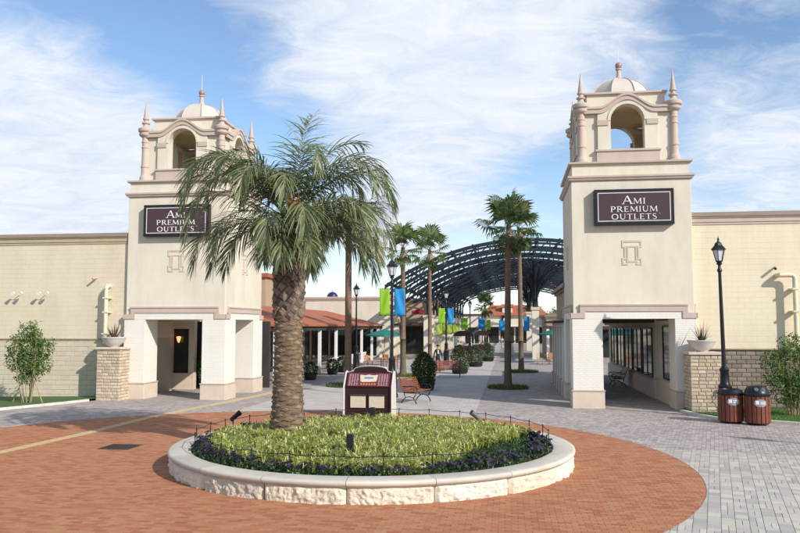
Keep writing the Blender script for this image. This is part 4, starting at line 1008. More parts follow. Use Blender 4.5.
potted_shrub('dark green conical shrub in a pot beside the nearest bench', (1.12, 36.6, 0), 1.3, 1.72, 2600, .12)
potted_shrub('first of three pink flowering shrubs in a row beyond the red bench', (3.75, 49.0, 0), 1.35, 1.75, 1500, .28)
potted_shrub('middle of three pink flowering shrubs in a row beyond the red bench', (5.55, 57.5, 0), 1.4, 1.55, 1300, .28)
potted_shrub('farthest of three pink flowering shrubs in a row beyond the red bench', (7.4, 66, 0), 1.4, 1.5, 1000, .28)
for i, (u, v, l) in enumerate(((-11.0, 42.5, 'square potted green plant by the tiled arcade, nearest the big palm trunk'), (-10.9, 47.5, 'potted plant with broad leaves at the second post of the tiled arcade'), (-10.9, 50.0, 'right one of two potted plants close together by the tiled arcade'))):
    potted_shrub(l, W(u, v), .9, .95, 500, .05 * i, 'potted plants by the tiled arcade', M_dark)
potted_shrub('dark bushy potted plant inside the porch of the left tower', on_tower(ORG_L, 1.45, 5.2, 0), .8, 1.85, 1500, 0, 'potted plants by the left tower')

# ---------------------------------------------------------------- lamps with banners
def lamp_mesh():
    t = thing('street_lamp', '', 'street lamp', (0, 0, 0), 0, 'black lantern street lamps')
    m = MB(); m.lathe([(.26, 0), (.26, .12), (.22, .16), (.21, .3), (.2, .34), (.19, .95), (.21, .98), (.21, 1.04), (.17, 1.08), (.145, 1.15), (.13, 1.5), (.15, 1.53), (.15, 1.58), (.1, 1.64), (.07, 1.7)], 0, 0, 16)
    m.build('base', M_black, t, smooth=True)
    for k in range(8):
        a = k * math.pi / 4; m = MB(); m.tube([(.2 * math.cos(a), .2 * math.sin(a), .36), (.19 * math.cos(a), .19 * math.sin(a), .93)], .022, 6); m.build('flute', M_black, t)
    m = MB(); m.lathe([(.068, 1.7), (.062, 3), (.05, 4.75), (.08, 4.78), (.08, 4.84), (.05, 4.88), (.045, 4.98), (.09, 5.02), (.09, 5.05), (.04, 5.1)], 0, 0, 14); m.build('pole', M_black, t, smooth=True)
    m = MB(); m.lathe([(.10, 5.12), (.19, 5.48), (.001, 5.48)], 0, 0, 6); m.build('lantern_glass', M_lampg, t)
    m = MB()
    for k in range(6):
        a = k * math.pi / 3; m.tube([(.10 * math.cos(a), .10 * math.sin(a), 5.1), (.2 * math.cos(a), .2 * math.sin(a), 5.5)], .012, 5)
    m.lathe([(.05, 5.06), (.12, 5.10), (.12, 5.13), (.09, 5.14)], 0, 0, 6); m.lathe([(.2, 5.485), (.25, 5.49), (.25, 5.52), (.14, 5.64), (.11, 5.72), (.05, 5.76), (.03, 5.82), (.045, 5.84), (.02, 5.88), (.004, 5.98)], 0, 0, 6); m.build('lantern_frame', M_black, t)
    return t
def weld(o):
    import bmesh
    bm = bmesh.new(); bm.from_mesh(o.data); bmesh.ops.remove_doubles(bm, verts=bm.verts, dist=.0005); bm.to_mesh(o.data); bm.free()
def banner(label, m_, cx, yaw, loc, w_, z0, z1, side):
    b = thing('street_banner', label, 'banner', loc, yaw, 'lime and blue banners in the street')
    m = MB(); n = 8
    for i in range(n):
        for j in range(10):
            def P(a, c): x = side * (.1 + w_ * a / n); z = z0 + (z1 - z0) * c / 10; return (x, .035 * math.sin(a * .9 + c * .5) * (1 - abs(c - 5) / 7), z + (.03 * math.sin(a * .8) if c == 0 else 0))
            m.face([P(i, j), P(i + 1, j), P(i + 1, j + 1), P(i, j + 1)])
    o = m.build('cloth', m_, b, smooth='all'); weld(o); s = o.modifiers.new('solid', 'SOLIDIFY'); s.thickness = .008
    for z in (z0, z1): m = MB(); m.tube([(0, 0, z), (side * (w_ + .16), 0, z)], .014, 6); m.build('arm', M_black, b)
lp = lamp_mesh(); lp['label'] = 'tall black lantern lamp behind the waste bins by the right wall'; lp.location = (10.62, 25.6, 0); lp.rotation_euler = (0, R(-.9), 0)
L2 = (-.34, 33.0, 0); L3 = (3.58, 60.5, 0)
copy_tree(lp, L2, 0, 'black lantern lamp carrying the large lime and blue banners behind the map stand')
copy_tree(lp, L3, 0, 'black lantern lamp with smaller lime and blue banners beyond the red bench')
copy_tree(lp, W(-4.4, 88), 0, 'far black lantern lamp in mid street under the steel canopy')
copy_tree(lp, W(-10.4, 52.5), 0, 'black lantern lamp in front of the tiled arcade, behind the slender palm')
copy_tree(lp, (15.9, 14.4, 0), 0, 'black lantern lamp standing on the pale paving just right of the frame')
banner('large lime green banner on the lamp behind the map stand', M_green, 0, 0, (-.34, 33.0, 0), .42, 3.43, 4.55, -1); banner('large sky blue banner on the lamp behind the map stand', M_blue, 0, 0, (-.34, 33.0, 0), .44, 3.41, 4.57, 1)
banner('smaller lime banner on the lamp beyond the red bench', M_green, 0, 0, L3, .48, 3.15, 4.35, -1); banner('smaller sky blue banner on the lamp beyond the red bench', M_blue, 0, 0, L3, .48, 3.12, 4.35, 1)

# ---------------------------------------------------------------- waste bins
def bin_(label, loc, domed):
    t = thing('litter_bin', label, 'litter bin', loc, R(-8), 'wooden litter bins by the right lamp')
    m = MB(); m.lathe([(.31, .03), (.335, .06), (.335, .12), (.32, .86), (.34, .87)], 0, 0, 24); m.build('liner', M_black, t, smooth=True)
    n = 18; first = None
    for k in range(n):
        a = 2 * math.pi * k / n
        if first is None:
            m = MB(); w_ = .055; m.prism([(-w_, 0), (w_, 0), (w_ * .92, .028), (-w_ * .92, .028)], .07, .86); first = m.build('slat', M_woodr, t, bevel=.005); o = first
        else: o = link_copy(first, t)
        o.location = (.34 * math.cos(a), .34 * math.sin(a), 0); o.rotation_euler = (R(0), 0, a - math.pi / 2)
    m = MB()
    if domed: m.lathe([(.37, .86), (.385, .88), (.385, .93), (.36, .95), (.345, 1.0), (.31, 1.09), (.24, 1.16), (.14, 1.2), (.001, 1.21)], 0, 0, 28)
    else: m.lathe([(.37, .86), (.385, .88), (.385, .93), (.36, .95), (.34, 1.0), (.30, 1.04), (.29, 1.0), (.001, .97)], 0, 0, 28)
    lid = m.build('lid', M_black, t, smooth=True)
    if domed:
        for s in (-1, 1):
            m = MB(); m.lathe([(.001, 0), (.06, 0), (.062, .012), (.05, .014), (.001, .012)], 0, 0, 14); o = m.build('opening', mat('dull_grey', (.1, .11, .12), None, 5, .3), lid, smooth=True); o.location = (s * .1, -.295, 1.08); o.rotation_euler = (R(58), 0, 0)
    # oval sticker curved to the body: pale square mark and two short printed lines
    def patch(x0, x1, z0, z1, r, mt, nm, par, oval=False, n=12):
        q = MB(); cx, cz = (x0 + x1) / 2, (z0 + z1) / 2
        if oval:
            P = [(cx + (x1 - x0) / 2 * math.cos(2 * math.pi * i / 24), cz + (z1 - z0) / 2 * math.sin(2 * math.pi * i / 24)) for i in range(24)]
            q.v = [(cx, -math.sqrt(r * r - cx * cx), cz)] + [(x, -math.sqrt(r * r - x * x), z) for x, z in P]; q.f = [(0, 1 + i, 1 + (i + 1) % 24) for i in range(24)]; q.t = [0] * 24
        else:
            for i in range(4):
                a, b = x0 + (x1 - x0) * i / 4, x0 + (x1 - x0) * (i + 1) / 4; q.face([(a, -math.sqrt(r * r - a * a), z0), (b, -math.sqrt(r * r - b * b), z0), (b, -math.sqrt(r * r - b * b), z1), (a, -math.sqrt(r * r - a * a), z1)])
        return q.build(nm, mt, par)
    st = patch(-.19, .17, .56, .80, .381, M_stick, 'sticker', t, True)
    patch(-.15, -.05, .64, .75, .384, M_wht, 'sticker_mark', st); patch(-.02, .13, .70, .725, .384, M_wht, 'sticker_mark', st); patch(-.02, .12, .65, .672, .384, M_wht, 'sticker_mark', st)
bin_('left wooden litter bin with flat dark lid in front of the lamp', (10.24, 24.35, 0), False)
bin_('right wooden litter bin with domed black lid beside the other bin', (10.86, 23.9, 0), True)

# ---------------------------------------------------------------- map stand
k = thing('map_stand', 'maroon information map stand with white sides behind the planter', 'information stand', (-1.0, 26.0, 0), R(-9))
HW = .80
side = [(-.42, 0), (.40, 0), (.38, .95), (.26, 1.46), (.12, 1.50), (-.04, 1.46), (-.40, .98)]
for s in (-1, 1): m = MB(); m.profx(side, s * HW - .022, s * HW + .022); m.build('side_panel', M_bowl, k, bevel=.01)
m = MB(); m.box(-HW + .046, -.30, .02, HW - .046, .30, .98); m.build('body', M_maroon, k)
m = MB(); m.profx([(-.34, .985), (.28, .985), (.28, 1.44), (-.02, 1.44)], -HW + .046, HW - .046); m.build('sloped_top', M_maroon, k)
def slope(x, s): return (x, -.345 + .32 * s - .012, .99 + .45 * s + .008)
def quad_s(m, x0, x1, s0, s1, off=0.0): 
    P = [Vector(slope(x0, s0)), Vector(slope(x1, s0)), Vector(slope(x1, s1)), Vector(slope(x0, s1))]; n_ = Vector((0, -.81, .58)); P = [p + n_ * off for p in P]; m.face(P)
m = MB(); quad_s(m, -.70, .70, .04, .96); mb = m.build('map_board', M_maroon2, k)
m = MB()
for c in range(4):
    for r_ in range(9):
        x = (-.66 + c * .085) if c < 2 else (.36 + (c - 2) * .17)
    pass
for sgn in (-1, 1):
    for c in range(4):
        x = sgn * .62 - sgn * c * .085
        for r_ in range(14):
            s0 = .10 + r_ * .058; L = rnd(.035, .062); quad_s(m, x - .034, x - .034 + L, s0, s0 + .022, .003)
m.build('printed_list', mat('pale_print', (.55, .45, .45), None, 10, .6), mb)
m = MB(); P = [(-.27, .38), (-.2, .33), (.22, .36), (.27, .40), (.30, .84), (.12, .80), (.0, .86), (-.12, .80), (-.30, .84)]
pts = [Vector(slope(x, s)) + Vector((0, -.81, .58)) * .003 for x, s in P]; m.face(pts); m.build('printed_plan', M_paper, mb)
m = MB(); quad_s(m, -.15, .15, .56, .68, .006); m.build('plan_building', mat('plan_blue', (.15, .2, .4), None, 10, .6), mb)
m = MB()
for i in range(6): quad_s(m, -.26 + i * .09, -.20 + i * .09, .12, .26, .004)
m.build('printed_key', mat('orange_print', (.5, .15, .06), None, 10, .6), mb)
m = MB(); n = 16; top = [(-HW + .01, 1.42)] + [(-HW * .72 * math.cos(math.pi * i / n), 1.47 + .17 * math.sin(math.pi * i / n) ** .8) for i in range(n + 1)] + [(HW - .01, 1.42)]
m.prof(list(reversed(top)), .12, .20); m.build('arched_header', M_maroon, k)
m = MB()
for (x0, z0), (x1, z1) in zip(top[:-1], top[1:]): m.bar((x0, .15, z0 + .02), (x1, .15, z1 + .02), .09, .016)
m.build('header_trim', M_bowl, k)
for x in (-.33, .29):
    m = MB(); m.box(x - .25, -.36, .32, x + .25, -.301, .70); o = m.build('leaflet_holder', M_paper, k, bevel=.008); m = MB(); m.box(x - .26, -.38, .71, x + .26, -.301, .755); m.build('holder_lid', M_dark, o)

# ---------------------------------------------------------------- benches
def bench(label, loc, rz, L=1.5):
    t = thing('park_bench', label, 'bench', loc, rz, 'wooden slatted benches with black iron ends')
    for i in range(6):
        m = MB(); y = -.30 + i * .085; z = .43 + .02 * abs(i - 2.5) / 2.5; m.box(-L / 2, y - .033, z, L / 2, y + .033, z + .03); m.build('seat_slat', M_wood, t, bevel=.006)
    for i in range(6):
        m = MB(); f = i / 5; y = .20 + .14 * f + .04 * f * f; z = .52 + i * .078; m.box(-L / 2, -.015, -.031, L / 2, .015, .031); o = m.build('back_slat', M_wood, t, bevel=.006); o.location = (0, y, z); o.rotation_euler = (R(-17), 0, 0)
    for x in (-L / 2 + .12, L / 2 - .12):
        m = MB(); B = .022
        m.tube([(x, -.34, 0), (x, -.30, .1), (x, -.22, .2), (x, -.30, .32), (x, -.33, .42), (x, -.1, .41), (x, .16, .40), (x, .22, .5), (x, .30, .75), (x, .41, .98)], B, 6)
        m.tube([(x, .30, 0), (x, .24, .12), (x, .12, .22), (x, .18, .34), (x, .18, .42)], B, 6)
        m.tube([(x, -.22, .2), (x, -.05, .26), (x, .12, .22)], .016, 6)
        m.tube([(x, -.36, .44), (x, -.38, .56), (x, -.32, .64), (x, -.1, .66), (x, .1, .63), (x, .26, .66)], B, 6)
        m.tube([(x, -.33, .5) if False else (x, -.26, .45), (x, -.22, .56), (x, -.12, .58), (x, -.08, .5)], .013, 5)
        m.build('iron_end', M_black, t, smooth='all')
    return t
bench('nearest slatted bench, seen from its end beside the map stand', (.62, 30.9, 0), R(62), 1.5)
bench('red brown bench facing the camera beyond the conical shrub', (2.72, 45.6, 0), R(-6), 1.75)
bench('far bench under the canopy near the flowering shrubs', W(-3.2, 62), R(-90), 1.6)

# ---------------------------------------------------------------- person
def person(label, loc, rz, s=1.0, cloth=None):
    t = thing('person', label, 'person', loc, rz)
    J = [(0, 0, .93), (0, 0, 1.08), (0, .0, 1.25), (0, 0, 1.40), (0, -.01, 1.50), (0, -.01, 1.60), (0, -.02, 1.72),
         (.17, 0, 1.39), (.25, -.02, 1.12), (.27, -.10, .90), (.27, -.13, .82), (-.17, 0, 1.39), (-.25, .02, 1.12), (-.27, -.05, .88), (-.27, -.08, .80),
         (.09, 0, .88), (.10, -.07, .48), (.11, .0, .09), (.12, -.14, .04), (-.09, 0, .88), (-.10, .05, .48), (-.10, .16, .11), (-.11, .02, .04)]
    E = [(0, 1), (1, 2), (2, 3), (3, 4), (4, 5), (5, 6), (3, 7), (7, 8), (8, 9), (9, 10), (3, 11), (11, 12), (12, 13), (13, 14), (0, 15), (15, 16), (16, 17), (17, 18), (0, 19), (19, 20), (20, 21), (21, 22)]
    rd = [.13, .115, .13, .12, .055, .08, .07, .07, .05, .038, .035, .07, .05, .038, .035, .085, .062, .045, .035, .085, .062, .045, .035]
    me = bpy.data.meshes.new('body'); me.from_pydata(J, E, []); me.materials.append(M_suit); me.materials.append(M_skin)
    o = bpy.data.objects.new('body', me); C.objects.link(o); sk = o.modifiers.new('skin', 'SKIN'); lay_ = me.skin_vertices[0] if me.skin_vertices else me.skin_vertices.new() if hasattr(me.skin_vertices, 'new') else None
    if not me.skin_vertices:
        import bmesh
        bm = bmesh.new(); bm.from_mesh(me); ly = bm.verts.layers.skin.verify(); bm.verts.ensure_lookup_table()
        for v, r in zip(bm.verts, rd): v[ly].radius = (r, r * .85)
        bm.verts[0][ly].use_root = True; bm.to_mesh(me); bm.free()
    else:
        for v, r in zip(me.skin_vertices[0].data, rd): v.radius = (r, r * .85)
        me.skin_vertices[0].data[0].use_root = True
    o.modifiers.new('sub', 'SUBSURF').render_levels = 2; o.modifiers['sub'].levels = 2
    dg = bpy.context.evaluated_depsgraph_get(); ev = bpy.data.meshes.new_from_object(o.evaluated_get(dg)); ev.name = 'body'
    ev.materials.clear(); ev.materials.append(cloth or M_suit); ev.materials.append(M_skin)
    for p in ev.polygons:
        c = p.center; p.material_index = 1 if (c.z > 1.47 or (abs(c.x) > .2 and c.z < .87)) else 0; p.use_smooth = True
    bo = bpy.data.objects.new('body', ev); C.objects.link(bo); bo.parent = t; bpy.data.objects.remove(o)
    m = MB(); m.ball((0, .012, 1.70), .098, 14); m.build('hair', M_hair, t, smooth='all')
    m = MB(); m.prof([(-.04, 1.18), (.04, 1.18), (.03, 1.42), (-.03, 1.42)], -.125, -.105); m.build('shirt_front', M_wht, t)
    for x in (-.03, .03): m = MB(); m.ball((x, -.088, 1.655), .008, 6); m.build('eye', M_hair, t)
    m = MB(); m.ball((0, -.1, 1.625), .013, 6); m.build('nose', M_skin, t)
    t.scale = (s, s, s)
person('person in a dark suit and white shirt walking behind the red bench', (2.45, 50.6, 0), R(8), 1.0)
M_shirt = mat('pale_cotton', (.62, .62, .64), (.5, .5, .53), 8, .8)
person('person in pale clothes far down the street, left of the two palms', W(-.9, 92), R(-20), 1.0, M_shirt)
person('second person in blue clothes far down the street beside the one in pale clothes', W(-.1, 93), R(30), .95, mat('blue_cotton', (.08, .12, .25), None, 8, .8))

# ---------------------------------------------------------------- cafe furniture
def chair_proto():
    t = thing('cafe_chair', '', 'chair', (0, 0, 0), 0, 'wooden cafe chairs')
    m = MB(); m.box(-.22, -.22, .43, .22, .22, .47); m.build('seat', M_chair, t); m = MB(); m.box(-.22, .18, .60, .22, .21, .92); m.build('backrest', M_chair, t)
    for x in (-.19, .19):
        for y in (-.19, .19): m = MB(); m.box(x - .02, y - .02, 0, x + .02, y + .02, .43 if y < 0 else .9); m.build('leg', M_chair, t)
    return t
def table_proto():
    t = thing('cafe_table', '', 'table', (0, 0, 0), 0, 'wooden cafe tables')
    m = MB(); m.lathe([(.42, .70), (.42, .74), (.01, .745)], 0, 0, 18); m.build('tabletop', M_chair, t); m = MB(); m.tube([(0, 0, .02), (0, 0, .7)], .03, 8); m.lathe([(.25, 0), (.05, .04)], 0, 0, 12); m.build('pedestal', M_black, t)
    return t
def umbrella(label, loc, r=1.35, z=2.75):
    t = thing('patio_umbrella', label, 'umbrella', loc, 0, 'green cafe umbrellas')
    m = MB(); m.tube([(0, 0, 0), (0, 0, z)], .03, 8); m.build('pole', M_chair, t); m = MB(); m.lathe([(.3, 0), (.3, .08), (.04, .1)], 0, 0, 14); m.build('base', M_kerb, t)
    m = MB(); m.lathe([(r, z - .42), (r, z - .52), (r * .99, z - .42), (r * .5, z - .18), (.02, z)], 0, 0, 8); m.build('canopy', M_teal, t)
ch = chair_proto(); tb = table_proto(); cU, cV = -9.0, 54.5
ch.location = W(cU - .9, cV); ch.rotation_euler = (0, 0, R(60)); ch['label'] = 'wooden cafe chair left of the table under the left green umbrella'
tb.location = W(cU, cV); tb['label'] = 'round cafe table under the left green umbrella'
copy_tree(ch, W(cU + .9, cV), R(-110), 'wooden cafe chair right of the table under the left green umbrella'); copy_tree(ch, W(cU + .1, cV + .9), R(-20), 'wooden cafe chair behind the table under the left green umbrella')
umbrella('green patio umbrella over the cafe table by the tiled arcade', W(cU + .2, cV + .2)); 
copy_tree(tb, W(3.0, 62.0), 0, 'round cafe table at the right side of the street by the arcade')
copy_tree(ch, W(2.3, 61.7), R(80), 'wooden cafe chair at the street side of the right hand table'); copy_tree(ch, W(3.1, 60.9), R(170), 'wooden cafe chair in front of the right hand table')
umbrella('green patio umbrella at the right side of the street', W(3.7, 63.5), 1.5)

# ---------------------------------------------------------------- buildings along the street
def window(parent, x0, x1, z0, z1, y, mf=M_black, mull=1, nm='window', glass=M_glass):
    m = MB(); b = .06
    m.box(x0, y - .06, z0, x1, y, z0 + b); m.box(x0, y - .06, z1 - b, x1, y, z1); m.box(x0, y - .06, z0 + b, x0 + b, y, z1 - b); m.box(x1 - b, y - .06, z0 + b, x1, y, z1 - b)
    for i in range(1, mull): xx = x0 + (x1 - x0) * i / mull; m.box(xx - .025, y - .058, z0 + b, xx + .025, y - .001, z1 - b)
    w_ = m.build(nm, mf, parent); m = MB(); m.box(x0 + b, y - .03, z0 + b, x1 - b, y - .005, z1 - b); m.build('pane', glass, w_); return w_
# right: arcade building behind the right tower (shopfronts at u=6, columns at u=2.45)
ra = thing('arcade_building', 'cream shopping arcade building with white columns behind the right tower', 'building', W(0, 0), -ANG)
m = MB(); m.box(6.0, 33.6, .75, 6.3, 49, 3.3); m.build('shop_wall', M_cream, ra); m = MB(); m.box(5.9, 33.6, -.03, 5.999, 49, .75); m.build('shop_wall_base', M_plinth, ra)
m = MB(); m.box(2.5, 33.9, 3.3, 15, 42.5, 4.55); m.build('upper_wall', M_tan, ra)
m = MB(); m.box(2.4, 33.8, 4.55, 15.1, 42.6, 4.65); m.box(2.25, 33.7, 4.65, 15.2, 42.7, 4.82); m.build('cornice', M_brown, ra)
m = MB(); m.prof([(1.85, 3.22), (1.85, 3.12), (6.3, 3.12), (6.3, 3.3)], 33.8, 43); m.box(4, 43.01, 3.13, 6.3, 49, 3.3); m.build('arcade_roof', M_awn, ra)
m = MB(); m.box(2.25, 34.0, 2.95, 2.7, 42.5, 3.12); m.build('arcade_beam', M_white, ra)
col = None
for i in range(5):
    v = 34.6 + i * 1.9
    if col is None:
        m = MB(); m.box(2.25, -.22, .62, 2.7, .22, 2.95); col = m.build('column', M_white, ra); m = MB(); m.box(2.2, -.27, -.02, 2.75, .27, .62); cb = m.build('column_base', M_plinth, col); col.location = (0, v, 0)
    else: c = link_copy(col, ra, (0, v, 0)); link_copy(cb, c)
for i in range(5):
    v = 34.2 + i * 2.75; o = window(ra, -1.2, 1.2, .8, 2.9, 0, mull=2); o.location = (5.999, v + 1.3, 0); o.rotation_euler = (0, 0, R(-90))
for i in range(3):
    m = MB(); m.lathe([(.10, 3.02), (.10, 3.11)], 4.2, 35 + i * 3.2, 12); m.build('downlight', M_lampg, ra)

# window in the right tower porch wall
pw_ = thing('porch_wall', 'cream wall with a dark window on the right inside the right tower porch', 'wall', on_tower(ORG_R, 3.7, 1.16, 0), -ANG)
m = MB(); m.box(0, .0, .85, .3, 3.3, 3.2); m.build('wall_panel', M_cream, pw_); m = MB(); m.box(-.05, 0, -.02, .3, 3.3, .85); m.build('wall_base', M_plinth, pw_); o = window(pw_, -.7, .7, .9, 3.0, 0, mull=1); o.location = (0, .82, 0); o.rotation_euler = (0, 0, R(-90))
# bench in porch corridor
bench('dark bench against the shop windows in the passage under the right tower', W(5.3, 40), R(-98), 1.6)
# left tower porch wall with window, lamp and planter
lw = thing('porch_wall', 'cream wall with a tall dark window at the back of the left tower porch', 'wall', on_tower(ORG_L, 0, 4.8, 0), -ANG)
m = MB(); m.box(-1.6, .0, .75, -.45, .3, 3.2); m.box(.72, 0, .75, 1.0, .3, 3.2); m.box(-.45, 0, 2.85, .72, .3, 3.2); m.build('shop_wall', M_cream, lw)
m = MB(); m.box(-1.6, -.06, -.02, 1.0, .3, .75); m.build('wall_base', M_plinth, lw); window(lw, -.45, .72, .76, 2.84, .12, mull=1)
m = MB(); m.box(.2, 1.5, -.02, 4.2, 1.7, 3.2); m.build('inner_wall', M_dark, lw)
wl_ = thing('wall_lantern', 'small glowing lamp seen in the dark window of the left porch', 'lamp', on_tower(ORG_L, .25, 4.72, 2.35), -ANG)
m = MB(); m.lathe([(.03, -.16), (.09, 0), (.11, .12), (.02, .14)], 0, 0, 10); m.build('shade', M_glow, wl_, smooth=True); m = MB(); m.tube([(0, 0, .14), (0, .02, .3), (0, .18, .42)], .012, 5); m.build('bracket', M_black, wl_)
# left tiled arcade
la = thing('tiled_arcade', 'low arcade with terracotta roof and white posts left of the street', 'building', W(0, 0), -ANG)
V0, V1 = 38.5, 72.0
m = MB(); e = .0
m.v = [(-11.6, V0, 3.05), (-11.6, V1, 3.05), (-16.2, V1 - 4, 4.3), (-16.2, V0 + 3, 4.3), (-22, V0 + 3, 4.3), (-22, V0, 3.05), (-11.6, V0, 2.95), (-11.6, V1, 2.95), (-22, V1, 3.05), (-22, V1 - 4, 4.3), (-22, V0, 2.95), (-22, V1, 2.95)]
m.f = [(0, 1, 2, 3), (5, 0, 3, 4), (1, 8, 9, 2), (0, 6, 7, 1), (5, 10, 6, 0), (1, 7, 11, 8), (2, 9, 4, 3), (6, 10, 11, 7)]; m.t = [0] * 8; m.build('roof', M_tile, la)
m = MB(); m.box(-12.0, V0 + .1, 2.7, -11.75, V1 - .1, 2.95); m.box(-22, V0 + .1, 2.7, -12.0, V0 + .3, 2.95); m.build('eave_beam', M_dark, la)
pc = None
for i in range(8):
    v = V0 + .25 + i * 4.7
    if pc is None: m = MB(); m.box(-11.98, -.09, 0, -11.80, .09, 2.7); pc = m.build('post', M_wht, la); pc.location = (0, v, 0)
    else: link_copy(pc, la, (0, v, 0))
for i in range(2): link_copy(pc, la, (-3.2 * (i + 1), V0 + .25, 0))
m = MB(); m.box(-16.5, V0 + 3, -.02, -16.0, V1 - 2, 4.2); m.box(-22, V0 + 3, -.02, -16.5, V0 + 3.4, 4.2); m.build('back_wall', M_tan, la)
for i in range(9):
    v = V0 + 5 + i * 3.3; o = window(la, -1.2, 1.2, .25, 2.6, 0, mull=2, mf=M_black); o.location = (-15.999, v, 0); o.rotation_euler = (0, 0, R(90))
for i in range(2): window(la, -21.5 + i * 2.7, -19.1 + i * 2.7, .25, 2.6, V0 + 2.999, mull=2)
for i in range(5):
    m = MB(); v = V0 + 5 + i * 4.7; m.box(-11.93, v - 1.9, .75, -11.85, v + 1.9, .82)
    for j in range(14): m.box(-11.91, v - 1.85 + j * .28, .08, -11.87, v - 1.81 + j * .28, .75)
    if i > 1: m.build('railing', M_wht, la)
# small taller block behind left tower edge
lb = thing('shop_building', 'tan two storey building just behind the left tower edge', 'building', W(-21, 56), -ANG)
m = MB(); m.box(-6, 0, -.02, 3.0, 6, 6.6); m.build('wall', M_tan, lb); m = MB(); m.box(-6.2, -.2, 6.6, 3.2, 6.2, 6.9); m.build('cornice', M_tile, lb); window(lb, 1.0, 2.4, 4.6, 5.8, -.001)
# cream blocks beyond
def block(label, u0, u1, v0, v1, h, mt, mc, wins=(), doors=True, name='shop_building', face_side=None):
    t = thing(name, label, 'building', W(u0, v0), -ANG); Lx, Ly = u1 - u0, v1 - v0
    m = MB(); m.box(0, 0, -.02, Lx, Ly, h - .35); m.build('wall', mt, t); m = MB(); m.box(-.08, -.08, h - .35, Lx + .08, Ly + .08, h - .2); m.box(-.16, -.16, h - .2, Lx + .16, Ly + .16, h); m.build('cornice', mc, t)
    for (a, b, c, d, ml) in wins: window(t, a, b, c, d, -.001, mull=ml)
    return t
b1 = block('long plain cream building with flat roof behind the tiled arcade', -34, -11.3, 73, 92, 5.75, M_cream, M_pink, ((15.2, 21.5, .2, 2.7, 3),))
b2 = block('pale shop building with a red wall sign left of the canopy', -11.2, -7.6, 78, 86, 5.7, M_tan, M_brown, ((.3, 3.3, .2, 2.9, 3),))
m = MB(); m.box(.9, -.12, 3.3, 3.2, -.01, 5.0); m.build('sign_panel', M_tan, b2)
m = MB(); m.box(-.3, -2.2, 3.02, 3.6, -.01, 3.2); m.build('awning', M_awn, b2)
rl = thing('shop_sign', 'small dark red shop sign on the pale building left of the canopy', 'sign', W(-9.1, 77.85, 4.3), -ANG)
m = MB(); m.box(-.55, -.06, -.12, .55, 0, .2); m.build('sign_bar', M_redlogo, rl); m = MB(); m.ball((0, -.05, .16), .24, 12); m.build('sign_emblem', M_redlogo, rl)
pt = thing('gate_pillar', 'tall cream pillar with a cap at the corner left of the canopy', 'pillar', W(-11.3, 76.5), -ANG)
m = MB(); m.box(-.5, -.5, -.02, .5, .5, 5.9); m.build('shaft', M_cream, pt); m = MB(); m.box(-.65, -.65, 5.9, .65, .65, 6.2); m.build('cap', M_plinth, pt)
dm = thing('roof_dome', 'small dark blue dome on the flat roof behind the tiled arcade', 'roof dome', W(-17.5, 76, 5.75), 0)
m = MB(); m.lathe([(.62, 0), (.62, .1)] + [(.55 * math.cos(R(a)), .1 + .5 * math.sin(R(a))) for a in range(0, 90, 10)] + [(.01, .6)], 0, 0, 16); m.build('dome_shell', M_navy, dm, smooth=True); m = MB(); m.tube([(0, 0, .6), (0, 0, .75)], .03, 6); m.build('knob', M_black, dm)
# colonnade piers
pr0 = None; labs = ['first', 'second', 'third', 'fourth', 'fifth', 'sixth', 'seventh', 'eighth', 'ninth']
for i in range(9):
    v = 71 + i * 6.2; lab = 'cream canopy pier on the left side, %s from the near end of the row' % labs[i]
    if pr0 is None:
        pr0 = thing('canopy_pier', lab, 'pillar', W(-7.3, v), -ANG, 'cream piers under the left side of the canopy')
        m = MB(); m.box(-.45, -.45, -.02, .45, .45, 3.75); m.build('shaft', M_cream, pr0); m = MB(); m.box(-.52, -.52, 3.75, .52, .52, 3.95); m.build('cap', M_plinth, pr0); m = MB(); m.box(-.5, -.5, -.01, .5, .5, .5); m.build('plinth', M_plinth, pr0)
    else: copy_tree(pr0, W(-7.3, v), -ANG, lab)
    if i < 5: banner('lime banner hung on the %s canopy pier' % labs[i], mat('pale_lime_banner', (.42, .55, .10), None, 3, .6, trans=.3), 0, -ANG, W(-6.8, v), .6, 2.1, 3.2, 1)
# right fan column pier
fp = thing('canopy_pier', 'single cream pier under the branching steel column right of mid street', 'pillar', W(2.31, 71.3), -ANG)
m = MB(); m.box(-.31, -.31, -.02, .31, .31, 4.4); m.build('shaft', M_cream, fp); m = MB(); m.box(-.40, -.40, 4.4, .40, .40, 4.65); m.build('cap', M_plinth, fp)
banner('blue banner left of the single canopy pier', M_blue, 0, -ANG, W(1.85, 71.3), .5, 2.5, 3.8, -1)
copy_tree(fp, W(2.31, 95), -ANG, 'second single cream pier under the canopy, farther down the street'); 

# steel canopy
cn = thing('steel_canopy', 'huge dark curved steel truss canopy spanning the street', 'canopy', W(0, 0), -ANG)
UC, RAD, ZT = 1.6, 19.5, 9.55
def vz(u): return ZT - (RAD - math.sqrt(RAD * RAD - (u - UC) ** 2))
N = 26; U0, U1 = -9.6, 14.0; us = [U0 + (U1 - U0) * i / N for i in range(N + 1)]
for a in range(12):
    v = 60 + a * 6.0
    m = MB()
    for p, q in zip(us[:-1], us[1:]):
        m.bar((p, v, vz(p)), (q, v, vz(q)), .22, .26); m.bar((p, v, vz(p) - .75), (q, v, vz(q) - .75), .2, .2)
        m.bar((p, v, vz(p)), (p, v, vz(p) - .75), .09); m.bar((p, v, vz(p) - .75), (q, v, vz(q)), .08)
    m.build('arch_truss', M_steel, cn)
for k in range(15):
    u = U0 + .2 + (U1 - U0 - .4) * k / 14; m = MB(); m.bar((u, 60, vz(u) + .1), (u, 126, vz(u) + .1), .12, .22)
    m.build('purlin', M_steel, cn)
